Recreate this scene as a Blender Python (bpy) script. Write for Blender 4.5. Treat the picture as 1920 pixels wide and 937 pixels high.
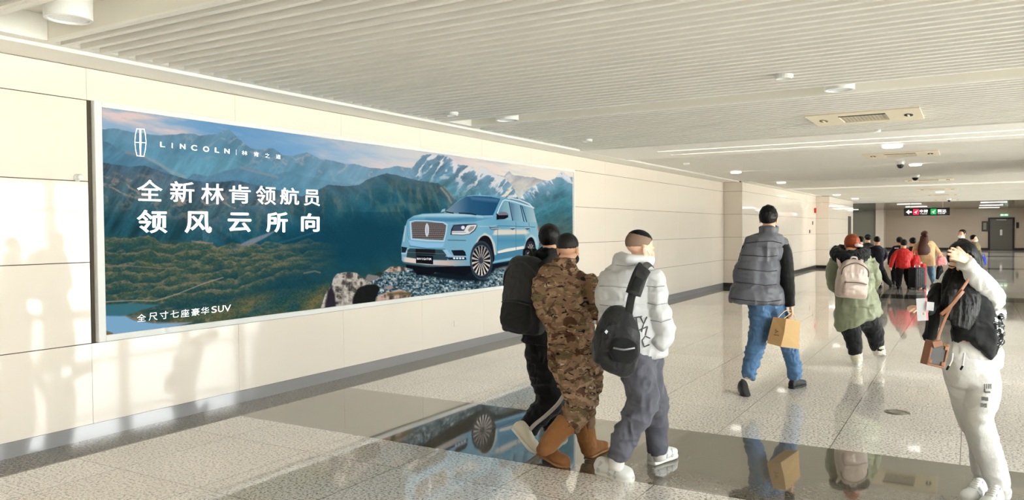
import bpy, bmesh, math, random
import numpy as np
from mathutils import Vector, Matrix, noise as mnoise

for o in list(bpy.data.objects): bpy.data.objects.remove(o)
SC = bpy.context.scene
COL = SC.collection

# ---------------------------------------------------------------- camera
F_PX, YAW, PITCH, ROLL, EYE = 1464.52, 0.531975, 0.024630, -0.0075, 1.63
_f = np.array([-math.sin(YAW)*math.cos(PITCH), math.cos(YAW)*math.cos(PITCH), -math.sin(PITCH)])
_r = np.array([math.cos(YAW), math.sin(YAW), 0.0]); _u = np.cross(_r, _f)
CR = _r*math.cos(ROLL) + _u*math.sin(ROLL)
CU = -_r*math.sin(ROLL) + _u*math.cos(ROLL)
cam = bpy.data.cameras.new('camera'); camo = bpy.data.objects.new('camera', cam); COL.objects.link(camo)
cam.sensor_width = 36; cam.lens = F_PX*36/1920; cam.clip_start = .05; cam.clip_end = 400
camo.matrix_world = Matrix(((CR[0], CU[0], -_f[0], 0), (CR[1], CU[1], -_f[1], 0), (CR[2], CU[2], -_f[2], EYE), (0, 0, 0, 1)))
SC.camera = camo
SC.view_settings.view_transform = 'Standard'; SC.view_settings.look = 'None'
SC.view_settings.gamma = 1; SC.view_settings.use_curve_mapping = False
SC.view_settings.exposure = 0.74
SC.cycles.max_bounces = 8; SC.cycles.diffuse_bounces = 5; SC.cycles.glossy_bounces = 4; SC.cycles.transparent_max_bounces = 8
SC.cycles.sample_clamp_indirect = 8
SC.cycles.use_denoising = True

# ---------------------------------------------------------------- daylight (overcast sky outside the window wall)
wd = bpy.data.worlds.new('sky'); SC.world = wd; wd.use_nodes = True
nt = wd.node_tree; bg = nt.nodes['Background']
tc = nt.nodes.new('ShaderNodeTexCoord'); sx = nt.nodes.new('ShaderNodeSeparateXYZ'); cr = nt.nodes.new('ShaderNodeValToRGB')
nt.links.new(tc.outputs['Generated'], sx.inputs[0]); nt.links.new(sx.outputs['Z'], cr.inputs[0]); nt.links.new(cr.outputs[0], bg.inputs[0])
cr.color_ramp.elements[0].position = 0.0; cr.color_ramp.elements[0].color = (.80, .82, .82, 1)
cr.color_ramp.elements[1].position = 0.5; cr.color_ramp.elements[1].color = (1, .985, .966, 1)
bg.inputs[1].default_value = 8.5
_s = bpy.data.lights.new('added_sun', 'SUN'); _s.energy = 60; _s.angle = math.radians(6); _s.color = (1, .97, .92)
added_sun = bpy.data.objects.new('added_sun', _s); COL.objects.link(added_sun)
added_sun.rotation_euler = (0, math.radians(-38), math.radians(-12))   # added behind the building: lights only the apron, whose bounce brightens the ceiling

# ---------------------------------------------------------------- helpers
def lin(c):
    if isinstance(c, str): c = tuple(int(c[i:i+2], 16) for i in (0, 2, 4))
    return tuple((v/255/12.92 if v/255 <= .04045 else ((v/255+.055)/1.055)**2.4) for v in c)
def mat(name, c, rough=.6, metal=0.0, spec=.5, emit=None, es=1.0, bump=0, bscale=30, var=0, vscale=6, coat=0, sheen=0):
    m = bpy.data.materials.new(name); m.use_nodes = True; n = m.node_tree.nodes; l = m.node_tree.links
    b = n['Principled BSDF']; L = lin(c)
    b.inputs['Base Color'].default_value = (*L, 1); b.inputs['Roughness'].default_value = rough
    b.inputs['Metallic'].default_value = metal; b.inputs['Specular IOR Level'].default_value = spec
    b.inputs['Coat Weight'].default_value = coat; b.inputs['Sheen Weight'].default_value = sheen
    if emit is not None:
        b.inputs['Emission Color'].default_value = (*lin(emit), 1); b.inputs['Emission Strength'].default_value = es
    t = n.new('ShaderNodeTexCoord')
    if bump:
        x = n.new('ShaderNodeTexNoise'); x.inputs['Scale'].default_value = bscale; x.inputs['Detail'].default_value = 5
        bp = n.new('ShaderNodeBump'); bp.inputs['Strength'].default_value = bump; bp.inputs['Distance'].default_value = .01
        l.new(t.outputs['Object'], x.inputs['Vector']); l.new(x.outputs[0], bp.inputs['Height']); l.new(bp.outputs[0], b.inputs['Normal'])
    if var:
        x = n.new('ShaderNodeTexNoise'); x.inputs['Scale'].default_value = vscale; x.inputs['Detail'].default_value = 4
        r = n.new('ShaderNodeMapRange'); r.inputs[3].default_value = 1-var; r.inputs[4].default_value = 1+var
        mx = n.new('ShaderNodeVectorMath'); mx.operation = 'SCALE'; mx.inputs[0].default_value = L
        l.new(t.outputs['Object'], x.inputs['Vector']); l.new(x.outputs[0], r.inputs[0]); l.new(r.outputs[0], mx.inputs['Scale']); l.new(mx.outputs[0], b.inputs['Base Color'])
    return m
def box(bm, x0, x1, y0, y1, z0, z1, bev=0):
    vs = [bm.verts.new((x, y, z)) for x in (x0, x1) for y in (y0, y1) for z in (z0, z1)]
    fs = [(0, 1, 3, 2), (4, 6, 7, 5), (0, 4, 5, 1), (2, 3, 7, 6), (0, 2, 6, 4), (1, 5, 7, 3)]
    ff = [bm.faces.new([vs[i] for i in f]) for f in fs]
    if bev:
        es = list({e for f in ff for e in f.edges}); bmesh.ops.bevel(bm, geom=es, offset=bev, segments=2, affect='EDGES', profile=.5)
def lathe(bm, prof, c=(0, 0, 0), n=32, axis='z'):
    rings = []
    for r, h in prof:
        ring = []
        for i in range(n):
            a = 2*math.pi*i/n
            p = {'z': (r*math.cos(a), r*math.sin(a), h), 'x': (h, r*math.cos(a), r*math.sin(a)), 'y': (r*math.sin(a), h, r*math.cos(a))}[axis]
            ring.append(bm.verts.new((c[0]+p[0], c[1]+p[1], c[2]+p[2])))
        rings.append(ring)
    for a, b in zip(rings, rings[1:]):
        for i in range(n): bm.faces.new((a[i], a[(i+1) % n], b[(i+1) % n], b[i]))
    bm.faces.new(rings[0][::-1]); bm.faces.new(rings[-1])
def obj(name, bm, m, parent=None, smooth=False):
    bmesh.ops.recalc_face_normals(bm, faces=bm.faces[:])
    me = bpy.data.meshes.new(name); bm.to_mesh(me); bm.free()
    for mm in (m if isinstance(m, (list, tuple)) else [m]): me.materials.append(mm)
    if smooth: me.shade_smooth()
    o = bpy.data.objects.new(name, me); COL.objects.link(o)
    if parent:
        o.parent = parent; o.matrix_parent_inverse = Matrix.LocRotScale(parent.location, parent.rotation_euler, None).inverted()
    return o
def tag(o, label, cat, group=None, kind=None):
    o['label'] = label; o['category'] = cat
    if group: o['group'] = group
    if kind: o['kind'] = kind
    return o
def thing(name, label, cat, loc=(0, 0, 0), group=None):
    o = bpy.data.objects.new(name, None); COL.objects.link(o); o.location = loc; o.empty_display_size = .1
    return tag(o, label, cat, group)
def struct(name, bm, m, smooth=False):
    o = obj(name, bm, m, None, smooth); o['kind'] = 'structure'; return o
def dup(root, loc, label=None, group=None):
    r = root.copy(); COL.objects.link(r); r.location = loc
    if label: r['label'] = label
    if group: r['group'] = group
    for ch in list(root.children):
        c = ch.copy(); COL.objects.link(c); c.parent = r
        for g in list(ch.children):
            d = g.copy(); COL.objects.link(d); d.parent = c
    return r
B = bmesh.new

# ---------------------------------------------------------------- setting materials
def panel_mat(name, c, rough=.08, spec=.5):
    m = mat(name, c, rough, spec=spec); n = m.node_tree.nodes; l = m.node_tree.links; b = n['Principled BSDF']
    t = n.new('ShaderNodeTexCoord'); x = n.new('ShaderNodeTexNoise'); x.inputs['Scale'].default_value = 1.3; x.inputs['Detail'].default_value = 1
    bp = n.new('ShaderNodeBump'); bp.inputs['Strength'].default_value = .12; bp.inputs['Distance'].default_value = .02
    l.new(t.outputs['Object'], x.inputs['Vector']); l.new(x.outputs[0], bp.inputs['Height']); l.new(bp.outputs[0], b.inputs['Normal'])
    return m
M_PANEL = panel_mat('cream_glass_panel', (239, 228, 216), .05, .75)
M_GAP = mat('dark_joint', (70, 62, 48), .8)
M_STEEL = mat('brushed_steel', (190, 188, 186), .15, metal=1)
M_SKIRT = mat('polished_skirting', (170, 168, 170), .06, metal=.25, spec=.8)
M_DGRAN = mat('dark_granite_edge', (60, 58, 56), .2)
M_CEIL = mat('cream_ceiling_metal', (242, 239, 233), .45, spec=.4)
M_SLAT = mat('cream_slat', (241, 237, 230), .5, spec=.3)
M_SLAB = mat('ceiling_void', (112, 104, 80), .9, spec=.1)
M_WHITE = mat('white_paint', (236, 236, 234), .4)
M_WARMW = mat('cream_plastic', (236, 224, 200), .45)
M_BLACK = mat('black_plastic', (22, 22, 24), .35)
M_DARKV = mat('dark_void', (40, 34, 28), .8)
M_TAUPE = mat('taupe_wall', (196, 184, 166), .25, var=.04, vscale=.8)
M_GREYG = mat('grey_green_wall', (134, 136, 122), .3)
M_FRAME = mat('window_frame', (150, 148, 142), .4)
M_DOOR = mat('grey_door', (98, 98, 92), .45)
M_LAMP = mat('lamp_glow', (255, 255, 255), .5, emit=(255, 252, 244), es=1.0)

def granite(name, light, mid, dark, rough=.05, sc=1.0, lo=.42, mixw=1.0, joints=None):
    m = bpy.data.materials.new(name); m.use_nodes = True; n = m.node_tree.nodes; l = m.node_tree.links; b = n['Principled BSDF']
    t = n.new('ShaderNodeTexCoord')
    v = n.new('ShaderNodeTexNoise'); v.inputs['Scale'].default_value = 52*sc; v.inputs['Detail'].default_value = 6; v.inputs['Roughness'].default_value = .72
    v2 = n.new('ShaderNodeTexNoise'); v2.inputs['Scale'].default_value = 110*sc; v2.inputs['Detail'].default_value = 2
    v3 = n.new('ShaderNodeTexNoise'); v3.inputs['Scale'].default_value = .7; v3.inputs['Detail'].default_value = 2
    for q in (v, v2, v3): l.new(t.outputs['Object'], q.inputs['Vector'])
    r = n.new('ShaderNodeValToRGB'); e = r.color_ramp.elements
    e[0].position = lo; e[0].color = (*lin(dark), 1); e[1].position = lo+.05; e[1].color = (*lin(mid), 1)
    e2 = e.new(lo+.11); e2.color = (*lin(light), 1)
    l.new(v.outputs[0], r.inputs[0])
    r2 = n.new('ShaderNodeMapRange'); r2.inputs[1].default_value = .36; r2.inputs[2].default_value = .5; r2.inputs[3].default_value = .84; r2.inputs[4].default_value = 1.06
    l.new(v2.outputs[0], r2.inputs[0])
    sc1 = n.new('ShaderNodeVectorMath'); sc1.operation = 'SCALE'; l.new(r.outputs[0], sc1.inputs[0]); l.new(r2.outputs[0], sc1.inputs['Scale'])
    r3 = n.new('ShaderNodeMapRange'); r3.inputs[1].default_value = .3; r3.inputs[2].default_value = .7; r3.inputs[3].default_value = .93; r3.inputs[4].default_value = 1.06
    l.new(v3.outputs[0], r3.inputs[0])
    sc2 = n.new('ShaderNodeVectorMath'); sc2.operation = 'SCALE'; l.new(sc1.outputs[0], sc2.inputs[0]); l.new(r3.outputs[0], sc2.inputs['Scale'])
    out = sc2.outputs[0]
    if joints:
        br = n.new('ShaderNodeTexBrick'); br.offset = 0; br.inputs['Color1'].default_value = (1, 1, 1, 1); br.inputs['Color2'].default_value = (.94, .93, .91, 1)
        br.inputs['Mortar'].default_value = (.33, .30, .25, 1); br.inputs['Scale'].default_value = 1; br.inputs['Mortar Size'].default_value = .0035
        br.inputs['Brick Width'].default_value = joints[0]; br.inputs['Row Height'].default_value = joints[1]
        mp = n.new('ShaderNodeMapping'); mp.inputs['Location'].default_value = (*joints[2], 0)
        l.new(t.outputs['Object'], mp.inputs[0]); l.new(mp.outputs[0], br.inputs['Vector'])
        mu = n.new('ShaderNodeMixRGB'); mu.blend_type = 'MULTIPLY'; mu.inputs[0].default_value = 1
        l.new(out, mu.inputs[1]); l.new(br.outputs[0], mu.inputs[2]); out = mu.outputs[0]
    l.new(out, b.inputs['Base Color'])
    b.inputs['Roughness'].default_value = rough; b.inputs['Specular IOR Level'].default_value = 1.0; b.inputs['Coat Weight'].default_value = .35; b.inputs['Coat Roughness'].default_value = .02
    return m
M_FLOOR = granite('speckled_granite', (248, 243, 237), (226, 218, 209), (142, 135, 128), joints=(.84, .95, (.06, .55)))
M_BORDER = granite('grey_border_granite', (172, 165, 150), (134, 127, 113), (78, 72, 62), lo=.44)
M_STRIP = granite('dark_polished_strip', (118, 111, 98), (110, 103, 90), (94, 88, 76), rough=.04, joints=(1.68, 1.44, (1.7, 1.02)))

# ---------------------------------------------------------------- room shell
XW, XR, ZC = -6.03, 3.3, 2.95
Y0, YE, YF = -8.0, 45.0, 65.0
bands = [(4.73, 6.15), (20.0, 21.25), (35.2, 36.6), (50.2, 51.8)]
bm = B(); ys = [Y0]
for a, b_ in bands: ys += [a, b_]
ys.append(YF)
for i in range(0, len(ys), 2): box(bm, -5.60, XR+.3, ys[i], ys[i+1], -.12, 0)
box(bm, -9.5, -5.6, 41.5, YF, -.12, 0)
struct('floor', bm, M_FLOOR)
bm = B()
for a, b_ in bands: box(bm, -5.60, XR+.3, a, b_, -.12, 0)
struct('floor_band', bm, M_STRIP)
bm = B(); box(bm, XW-.2, -5.60, Y0, 41.5, -.12, 0); struct('floor_border', bm, M_BORDER)

def panel_wall(name, X, ya, yb, first, z_levels=(.115, .76, 1.405, 2.045, 2.685, 2.94), skip=None, W=1.445):
    bm = B(); edges = [ya]; y = first
    while y < yb-.02:
        if y > ya+.02: edges.append(y)
        y += W
    edges.append(yb)
    g = .003
    for a, b_ in zip(edges, edges[1:]):
        for z0, z1 in zip(z_levels, z_levels[1:]):
            if skip and skip(a, b_, z0, z1): continue
            box(bm, X-.012, X, a+.0012, b_-.0012, z0+g, z1-g, .0015)
    o = struct(name, bm, M_PANEL)
    bm = B(); box(bm, X-.22, X-.013, ya, yb, -.1, ZC+.3)
    struct(name.replace('wall', 'trim')+'_backing', bm, M_GAP)
    return o
panel_wall('wall_left', XW, Y0, 22.05, 3.64-1.445*8, skip=lambda a, b_, z0, z1: a > 3.5 and b_ < 12.35 and .7 < z0 < 2.6)
panel_wall('wall_left_middle', -5.52, 22.07, 34.05, 22.07)
panel_wall('wall_left_far', -5.02, 34.07, 41.5, 34.07)
def face_wall(name, x0, x1, y, zl=(.115, .76, 1.405, 2.045, 2.685, 2.94)):
    bm = B()
    for z0, z1 in zip(zl, zl[1:]): box(bm, x0+.002, x1-.002, y-.012, y, z0+.003, z1-.003, .0015)
    struct(name, bm, M_PANEL)
    bm = B(); box(bm, x0-.1, x1-.016, y, y+.2, -.1, ZC+.2); struct(name.replace('wall', 'trim')+'_backing', bm, M_GAP)
face_wall('wall_pier', XW, -5.52, 22.05); face_wall('wall_pier_far', -5.52, -5.02, 34.05)
# skirting
bm = B(); box(bm, XW-.013, XW-.005, Y0, 22.0, 0, .115); 
struct('baseboard_left', bm, M_SKIRT)
bm = B()
box(bm, XW, -5.51, 22.02, 22.036, 0, .115); box(bm, -5.53, -5.512, 22.04, 34.03, 0, .115); box(bm, -5.52, -5.01, 34.02, 34.034, 0, .115); box(bm, -5.03, -5.012, 34.04, 41.5, 0, .115)
box(bm, -9.5, XR, YF-.03, YF-.012, 0, .16)
struct('baseboard_left_far', bm, M_BLACK)

# far end
bm = B(); box(bm, -5.6, XR, YF, YF+.2, -.1, 4.2); struct('wall_far', bm, M_TAUPE)
bm = B(); box(bm, -9.5, -6.15, YF-1.2, YF-1.0, -.1, 4.2); struct('wall_far_recess', bm, M_GREYG)
bm = B(); box(bm, -6.15, -5.6, YF-1.35, YF+.1, -.1, 4.2, .01); struct('trim_column', bm, M_PANEL)
bm = B(); box(bm, -9.5, -5.24, 41.5, 41.7, -.1, 4.2); struct('wall_side_return', bm, M_DARKV)
bm = B(); box(bm, -9.7, -9.5, 41.5, YF, -.1, 4.2); struct('wall_side_far', bm, M_GREYG)
bm = B(); box(bm, XW-.2, XR+.2, Y0-.2, Y0, -.1, 3.4); struct('wall_back', bm, M_PANEL)

# window wall on the right
def win(n, ya, yb):
    bm = B()
    y = ya
    st = 8.5
    ys_ = [ya]+[st+1.5*k for k in range(-12, 45) if ya+.3 < st+1.5*k < yb-.3]+[yb]
    for y in ys_: box(bm, XR-.03, XR+.12, y-.09, y+.09, .06, 2.66)
    for z in (.06, .95, 2.10, 2.62): box(bm, XR+.0, XR+.1, ya, yb, z-.035, z+.035)
    w = struct('window_%d' % n, bm, M_FRAME)
    bm = B(); box(bm, XR+.05, XR+.056, ya, yb, .06, 2.64)
    g = obj('window_glass', bm, M_GLASS, w); g['kind'] = 'structure'
M_GLASS = bpy.data.materials.new('window_glass'); M_GLASS.use_nodes = True
_n = M_GLASS.node_tree.nodes; _l = M_GLASS.node_tree.links; _n.remove(_n['Principled BSDF'])
_t = _n.new('ShaderNodeBsdfTransparent'); _t.inputs[0].default_value = (.95, .97, .96, 1); _g = _n.new('ShaderNodeBsdfGlossy'); _g.inputs['Roughness'].default_value = .02
_fr = _n.new('ShaderNodeFresnel'); _mx = _n.new('ShaderNodeMixShader'); _l.new(_fr.outputs[0], _mx.inputs[0]); _l.new(_t.outputs[0], _mx.inputs[1]); _l.new(_g.outputs[0], _mx.inputs[2]); _l.new(_mx.outputs[0], _n['Material Output'].inputs[0])
win(1, Y0+.4, 17.2); win(2, 21.1, 58.0)
bm = B()
box(bm, XR, XR+.2, Y0, YF, 2.66, 3.4); box(bm, XR, XR+.2, Y0, YF, -.1, .06)
box(bm, XR, XR+.2, Y0, Y0+.4, .06, 2.66); box(bm, XR, XR+.2, 17.2, 21.1, .06, 2.66); box(bm, XR, XR+.2, 58.0, YF, .06, 4.2)
struct('wall_right', bm, M_PANEL)
bm = B(); box(bm, XR+.3, 120, -80, 200, -.3, -.15); struct('ground_outside', bm, mat('concrete_apron', (196, 196, 190), .8))

# ---------------------------------------------------------------- ceiling
troughs = [(-2.72, -2.22), (2.52, 3.02), (7.74, 8.26), (17.85, 18.2), (22.55, 22.9), (32.3, 32.65), (37.0, 37.35), (41.4, 41.75)]
beams = [(11.74, 13.80), (26.6, 27.6)]
XS0, XS1 = -5.50, XR
def zone(x): return any(a-.02 < x < b_+.02 for a, b_ in troughs+beams)
bm = B(); y = 3.02+.12-.1425*75
y = 3.165-.1425*78
while y < YE-.05:
    if not (zone(y) or zone(y+.045)): box(bm, XS0, XS1, y-.022, y+.023, ZC, ZC+.115)
    y += .1425
struct('ceiling_slats', bm, M_SLAT)
bm = B()
box(bm, XW-.1, XR+.2, Y0, YE, ZC+.20, ZC+.3)
struct('ceiling', bm, M_SLAB)
bm = B()
box(bm, XW-.02, -5.60, Y0, 22.03, ZC-.008, ZC+.02)
box(bm, -5.63, -5.595, Y0, 22.03, ZC-.014, ZC+.05)
box(bm, -5.59, XS0-.005, Y0, YE, ZC+.012, ZC+.19)
box(bm, -5.54, -5.3, 22.03, YE, ZC-.006, ZC+.02)
for a, b_ in troughs:
    box(bm, XS0+.0, XS1, a-.05, a, ZC-.005, ZC+.012); box(bm, XS0, XS1, b_, b_+.05, ZC-.005, ZC+.012)
    box(bm, XS0, XS0+.06, a, b_, ZC, ZC+.172)
for a, b_ in beams:
    w = b_-a; s1, s2 = a+w*.38, a+w*.71
    for p, q in ((a, s1), (s1+.13, s2), (s2+.13, b_)): box(bm, -5.6 if a < 20 else XS0, XS1, p, q, ZC-.012, ZC+.1)
    for s in (s1, s2):
        box(bm, -5.6 if a < 20 else XS0, -4.55, s, s+.13, ZC-.012, ZC+.1); box(bm, -4.55, XS1, s, s+.13, ZC+.04, ZC+.1)
box(bm, XW, XR+.2, YE-.12, YE, ZC-.01, ZC+.3)
struct('trim_ceiling', bm, M_CEIL)
bm = B()
for a, b_ in troughs:
    box(bm, XS0+.002, XS1, a-.048, a-.002, ZC+.012, ZC+.2); box(bm, XS0+.002, XS1, b_+.002, b_+.048, ZC+.012, ZC+.2)
    box(bm, XS0, XS1, a, b_, ZC+.175, ZC+.2)
struct('trim_trough', bm, mat('beige_trough', (236, 232, 222), .6))
bm = B()
for a, b_ in beams:
    w = b_-a
    for s in (a+w*.38, a+w*.71): box(bm, -4.5, XS1, s+.03, s+.10, ZC+.02, ZC+.039)
o = struct('ceiling_light_strip', bm, M_LAMP)
bm = B(); box(bm, -9.7, XR+.2, YE, YF, ZC+.0, ZC+.1); box(bm, -9.7, -6.1, 41.5, YE, ZC+.0, ZC+.1); struct('ceiling_far', bm, mat('dark_gloss_ceiling', (88, 84, 76), .12, metal=.6))

# ---------------------------------------------------------------- ceiling things
for _i, (_x, _y) in enumerate([(-7.5, 52), (-7.5, 60), (-3, 48.5), (-3, 55), (-3, 61.5), (1, 48.5), (1, 55), (1, 61.5)]):
    t = thing('ceiling_panel_light', 'thin lit panel light on the dark ceiling of the far hall', 'ceiling light', (_x, _y, ZC-.03), 'panel lights of the far hall')
    bm = B(); box(bm, _x-.6, _x+.6, _y-.04, _y+.04, ZC-.03, ZC, .005); obj('light_panel', bm, M_LAMP, t)
    _la = bpy.data.lights.new('far_hall_fill', 'AREA'); _la.shape = 'RECTANGLE'; _la.size = 1.2; _la.size_y = .3; _la.energy = 42; _la.color = (1, .95, .88)  # area lamp wider than its panel, added to brighten the dark far hall
    _lo = bpy.data.objects.new('far_hall_fill', _la); COL.objects.link(_lo); _lo.parent = t; _lo.location = (0, 0, -.01)

def downlight(label, x, y, grp='cylinder downlights in the ceiling troughs', R=.135, H=.19, lit=False):
    t = thing('cylinder_downlight', label, 'ceiling light', (x, y, ZC-.012), grp)
    z = ZC-.012
    bm = B(); lathe(bm, [(R*.93, H+.02), (R, H), (R, .006), (R*.985, 0), (R*.86, 0), (R*.84, .02), (R*.6, .05), (R*.2, .055)], (x, y, z), 48)
    obj('lamp_housing', bm, M_WHITE, t)
    bm = B(); lathe(bm, [(R*.82, .012), (R*.8, .016), (R*.3, .022)], (x, y, z), 40)
    obj('lamp_lens', bm, M_LENS, t)
    return t
M_LENS = mat('frosted_lens', (225, 226, 230), .15, emit=(255, 250, 240), es=.05, bump=.4, bscale=60)
d1 = downlight('white cylinder downlight above the left end of the billboard, largest in view', -4.76, 2.77)
downlight('white cylinder downlight in the ceiling trough just above the billboard', -4.76, 8.0)
downlight('white cylinder downlight in the trough above the white jacketed man and right of centre', -1.09, 8.0)
downlight('white cylinder downlight nearest the windows over the camera side', 2.4, 8.0, R=.13)

def cassette(x, y, label, w=1.2, d=1.02):
    t = thing('ceiling_cassette', label, 'air conditioner', (x, y, ZC-.012), 'air conditioning cassettes along the corridor ceiling')
    z0, z1 = ZC-.012, ZC+.02
    gx0, gx1, gy0, gy1 = x-w*.22, x+w*.20, y-d*.30, y+d*.32
    bm = B()
    for a in ((x-w/2, gx0, y-d/2, y+d/2), (gx1, x+w/2, y-d/2, y+d/2), (gx0, gx1, y-d/2, gy0), (gx0, gx1, gy1, y+d/2)): box(bm, *a, z0, z1)
    box(bm, x-w/2+.02, x+w/2-.02, y-d/2+.02, y+d/2-.02, z1, z1+.1)
    obj('cover_panel', bm, M_WARMW, t)
    bm = B(); k = gy0+.14
    while k < gy1-.01:
        box(bm, gx0, gx1, k, k+.006, z0+.009, z0+.0105); k += .024
    k = gx0
    while k < gx1:
        box(bm, k, k+.006, gy0+.14, gy1, z0+.009, z0+.0105); k += .04
    obj('intake_grille', bm, M_WARMW, t)
    bm = B(); box(bm, gx0, gx1, gy0+.13, gy1, z0+.012, z0+.018); box(bm, gx0, gx1, gy0+.02, gy0+.08, z0-.001, z0+.01)
    obj('air_slot', bm, M_DARKV, t)
    for s in (-1, 1):
        cx = x+s*w*.385
        bm = B(); lathe(bm, [(.06, 0), (.058, -.004), (.02, -.005)], (0, 0, 0), 24)
        for v in bm.verts: v.co = Vector((cx+v.co.x*(.8), y+v.co.y*2.1, z0+v.co.z-.001))
        obj('air_outlet', bm, M_DARKV if s > 0 else M_SLAB, t)
        bm = B(); box(bm, cx-.012, cx+.012, y-.09, y+.09, z0-.012, z0-.006, .003); obj('outlet_vane', bm, M_WARMW, t)
    return t
for i, (y, lb) in enumerate([(10.17, 'nearest and largest beige air conditioning cassette in the slatted ceiling'), (15.7, 'second beige air conditioning cassette, just beyond the white light slots'),
        (24.5, 'third beige air conditioning cassette, behind the dome camera'), (30.6, 'fourth beige cassette, beyond the second bright ceiling beam'), (36.0, 'fifth beige ceiling cassette, second from the dark far ceiling'), (42.3, 'farthest beige ceiling cassette, above the hanging sign')]):
    cassette(-1.1 if i < 2 else -1.03, y, lb)

def dome(x, y, label, r=.075):
    t = thing('dome_camera', label, 'security camera', (x, y, ZC-.12), 'dome cameras under the ceiling')
    bm = B(); lathe(bm, [(r*1.15, ZC+.0), (r*1.15, ZC-.035), (r*.95, ZC-.06), (r*.9, ZC-.075)], (x, y, 0), 24); obj('camera_base', bm, M_WHITE, t, True)
    bm = B(); lathe(bm, [(r*.88, ZC-.07), (r*.8, ZC-.105), (r*.5, ZC-.14), (r*.1, ZC-.15)], (x, y, 0), 20); obj('camera_dome', bm, M_BLACK, t, True)
dome(-1.22, 17.2, 'nearer white dome camera with dark lens, under the second cassette')
dome(-1.22, 21.9, 'white dome camera with dark lens overlapping the third cassette', .085)
dome(-.9, 41.0, 'farthest dome camera, above the hanging sign')
def disc_light(x, y, label, r=.12, em=True):
    bm = B(); lathe(bm, [(r, ZC-.02), (r, ZC-.04), (r*.85, ZC-.055), (r*.2, ZC-.056)], (x, y, 0), 24)
    tag(obj('ceiling_disc_light', bm, M_LAMP if em else M_WHITE, None), label, 'ceiling light', 'small surface lights on the ceiling')
disc_light(-1.09, 13.72, 'white flat surface light on the ceiling between the first two cassettes', .15)
disc_light(-4.62, 17.9, 'small bright ceiling light near the top of the left wall pier')
disc_light(-4.60, 22.7, 'small bright ceiling light above the man in the grey vest')
disc_light(-1.0, 18.0, 'small white surface light beside the nearer dome camera', .12)
disc_light(-4.5, 32.4, 'faint ceiling light above the second wall pier', .14)
disc_light(-4.4, 37.1, 'faint ceiling light before the end of the cream wall', .14)
disc_light(-1.0, 32.4, 'faint white ceiling light between the fourth and fifth cassettes', .14)
def detector(x, y, label, r=.05):
    bm = B(); lathe(bm, [(r, ZC+.0), (r, ZC-.02), (r*.8, ZC-.035), (r*.4, ZC-.012)], (x, y, 0), 20)
    tag(obj('smoke_detector', bm, M_WHITE, None), label, 'smoke detector', 'white detectors on the ceiling')
detector(-4.83, 10.4, 'small white detector on the slats above the right end of the billboard', .07)
detector(-1.11, 11.6, 'small white detector just beyond the nearest cassette')
detector(-1.4, 7.0, 'small white detector on the slats before the second trough', .08)
detector(-5.0, 7.2, 'small white detector on slats near the ceiling trough above the billboard', .07)
detector(-4.9, 15.2, 'tiny white detector on the ceiling past the light slots near the left wall', .06)
# small wall fittings
t = thing('wall_stop', 'small round white knob on the cream wall just left of the billboard', 'door stop', (XW, 3.55, 2.07))
bm = B(); lathe(bm, [(.03, 0), (.03, .012), (.012, .016), (.012, .03), (.022, .035), (.026, .05), (.02, .062), (.006, .066)], (XW, 3.55, 2.07), 24, 'x'); obj('knob', bm, M_WHITE, t, True)
bm = B(); box(bm, XW, XW+.008, 8.68, 8.78, .34, .42, .003)
tag(obj('wall_socket', bm, M_PANEL), 'small cream socket plate low on the wall below the billboard', 'socket')
bm = B(); box(bm, -5.52, -5.46, 33.62, 33.82, 2.26, 2.46, .01)
tag(obj('fire_alarm', bm, mat('alarm_red', (200, 30, 24), .4)), 'red fire alarm box high on the cream wall beside the second pier', 'fire alarm')
bm = B(); box(bm, -5.52, -5.505, 33.2, 33.34, 1.78, 1.92, .003); tag(obj('wall_switch', bm, M_BLACK), 'dark switch below the red fire alarm', 'switch')
bm = B(); box(bm, -5.52, -5.505, 32.5, 32.62, 1.45, 1.58, .003); tag(obj('wall_switch', bm, M_BLACK), 'small dark switch left of and lower than the other one', 'switch')
bm = B(); box(bm, -5.02, -5.0, 39.75, 40.7, .1, 2.2); struct('wall_dark_slab', bm, M_DARKV)  # flat dark upright slab on the wall
# far door
d = B(); box(d, 1.0, 2.58, YF-.10, YF-.01, 0, .001); d.free()
bm = B(); box(bm, 1.0, 1.12, YF-.1, YF, 0, 2.3); box(bm, 2.46, 2.58, YF-.1, YF, 0, 2.3); box(bm, 1.12, 2.46, YF-.1, YF, 2.2, 2.3)
dr = struct('door_1', bm, M_BLACK)
bm = B(); box(bm, 1.12, 2.46, YF-.05, YF-.01, .02, 2.2); o = obj('door_leaf', bm, M_DOOR, dr); o['kind'] = 'structure'
bm = B(); box(bm, 1.72, 1.86, YF-.07, YF-.05, 1.05, 1.45, .01); o = obj('door_plate', bm, M_WHITE, dr); o['kind'] = 'structure'
bm = B(); box(bm, 1.5, 2.1, YF-.07, YF-.05, 2.12, 2.16); o = obj('door_closer', bm, M_WHITE, dr); o['kind'] = 'structure'
t = thing('exit_sign', 'small lit green exit sign above the grey far door', 'sign', (1.95, YF-.06, 2.48))
bm = B(); box(bm, 1.72, 2.22, YF-.08, YF, 2.40, 2.56); obj('sign_case', bm, mat('exit_green', (60, 150, 96), .4, emit=(120, 220, 160), es=.5), t)
bm = B(); box(bm, 1.76, 1.92, YF-.085, YF-.08, 2.44, 2.52); box(bm, 1.98, 2.16, YF-.085, YF-.08, 2.44, 2.52); obj('sign_symbol', bm, M_LAMP, t)
bm = B(); box(bm, .62, .98, YF-.12, YF, 1.35, 2.05, .01)
t = tag(obj('hose_cabinet', bm, M_BLACK), 'dark framed cabinet on the wall left of the grey far door', 'cabinet')
bm = B(); box(bm, .70, .90, YF-.125, YF-.12, 1.45, 1.95); obj('cabinet_window', bm, M_GREYG, t)
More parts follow.
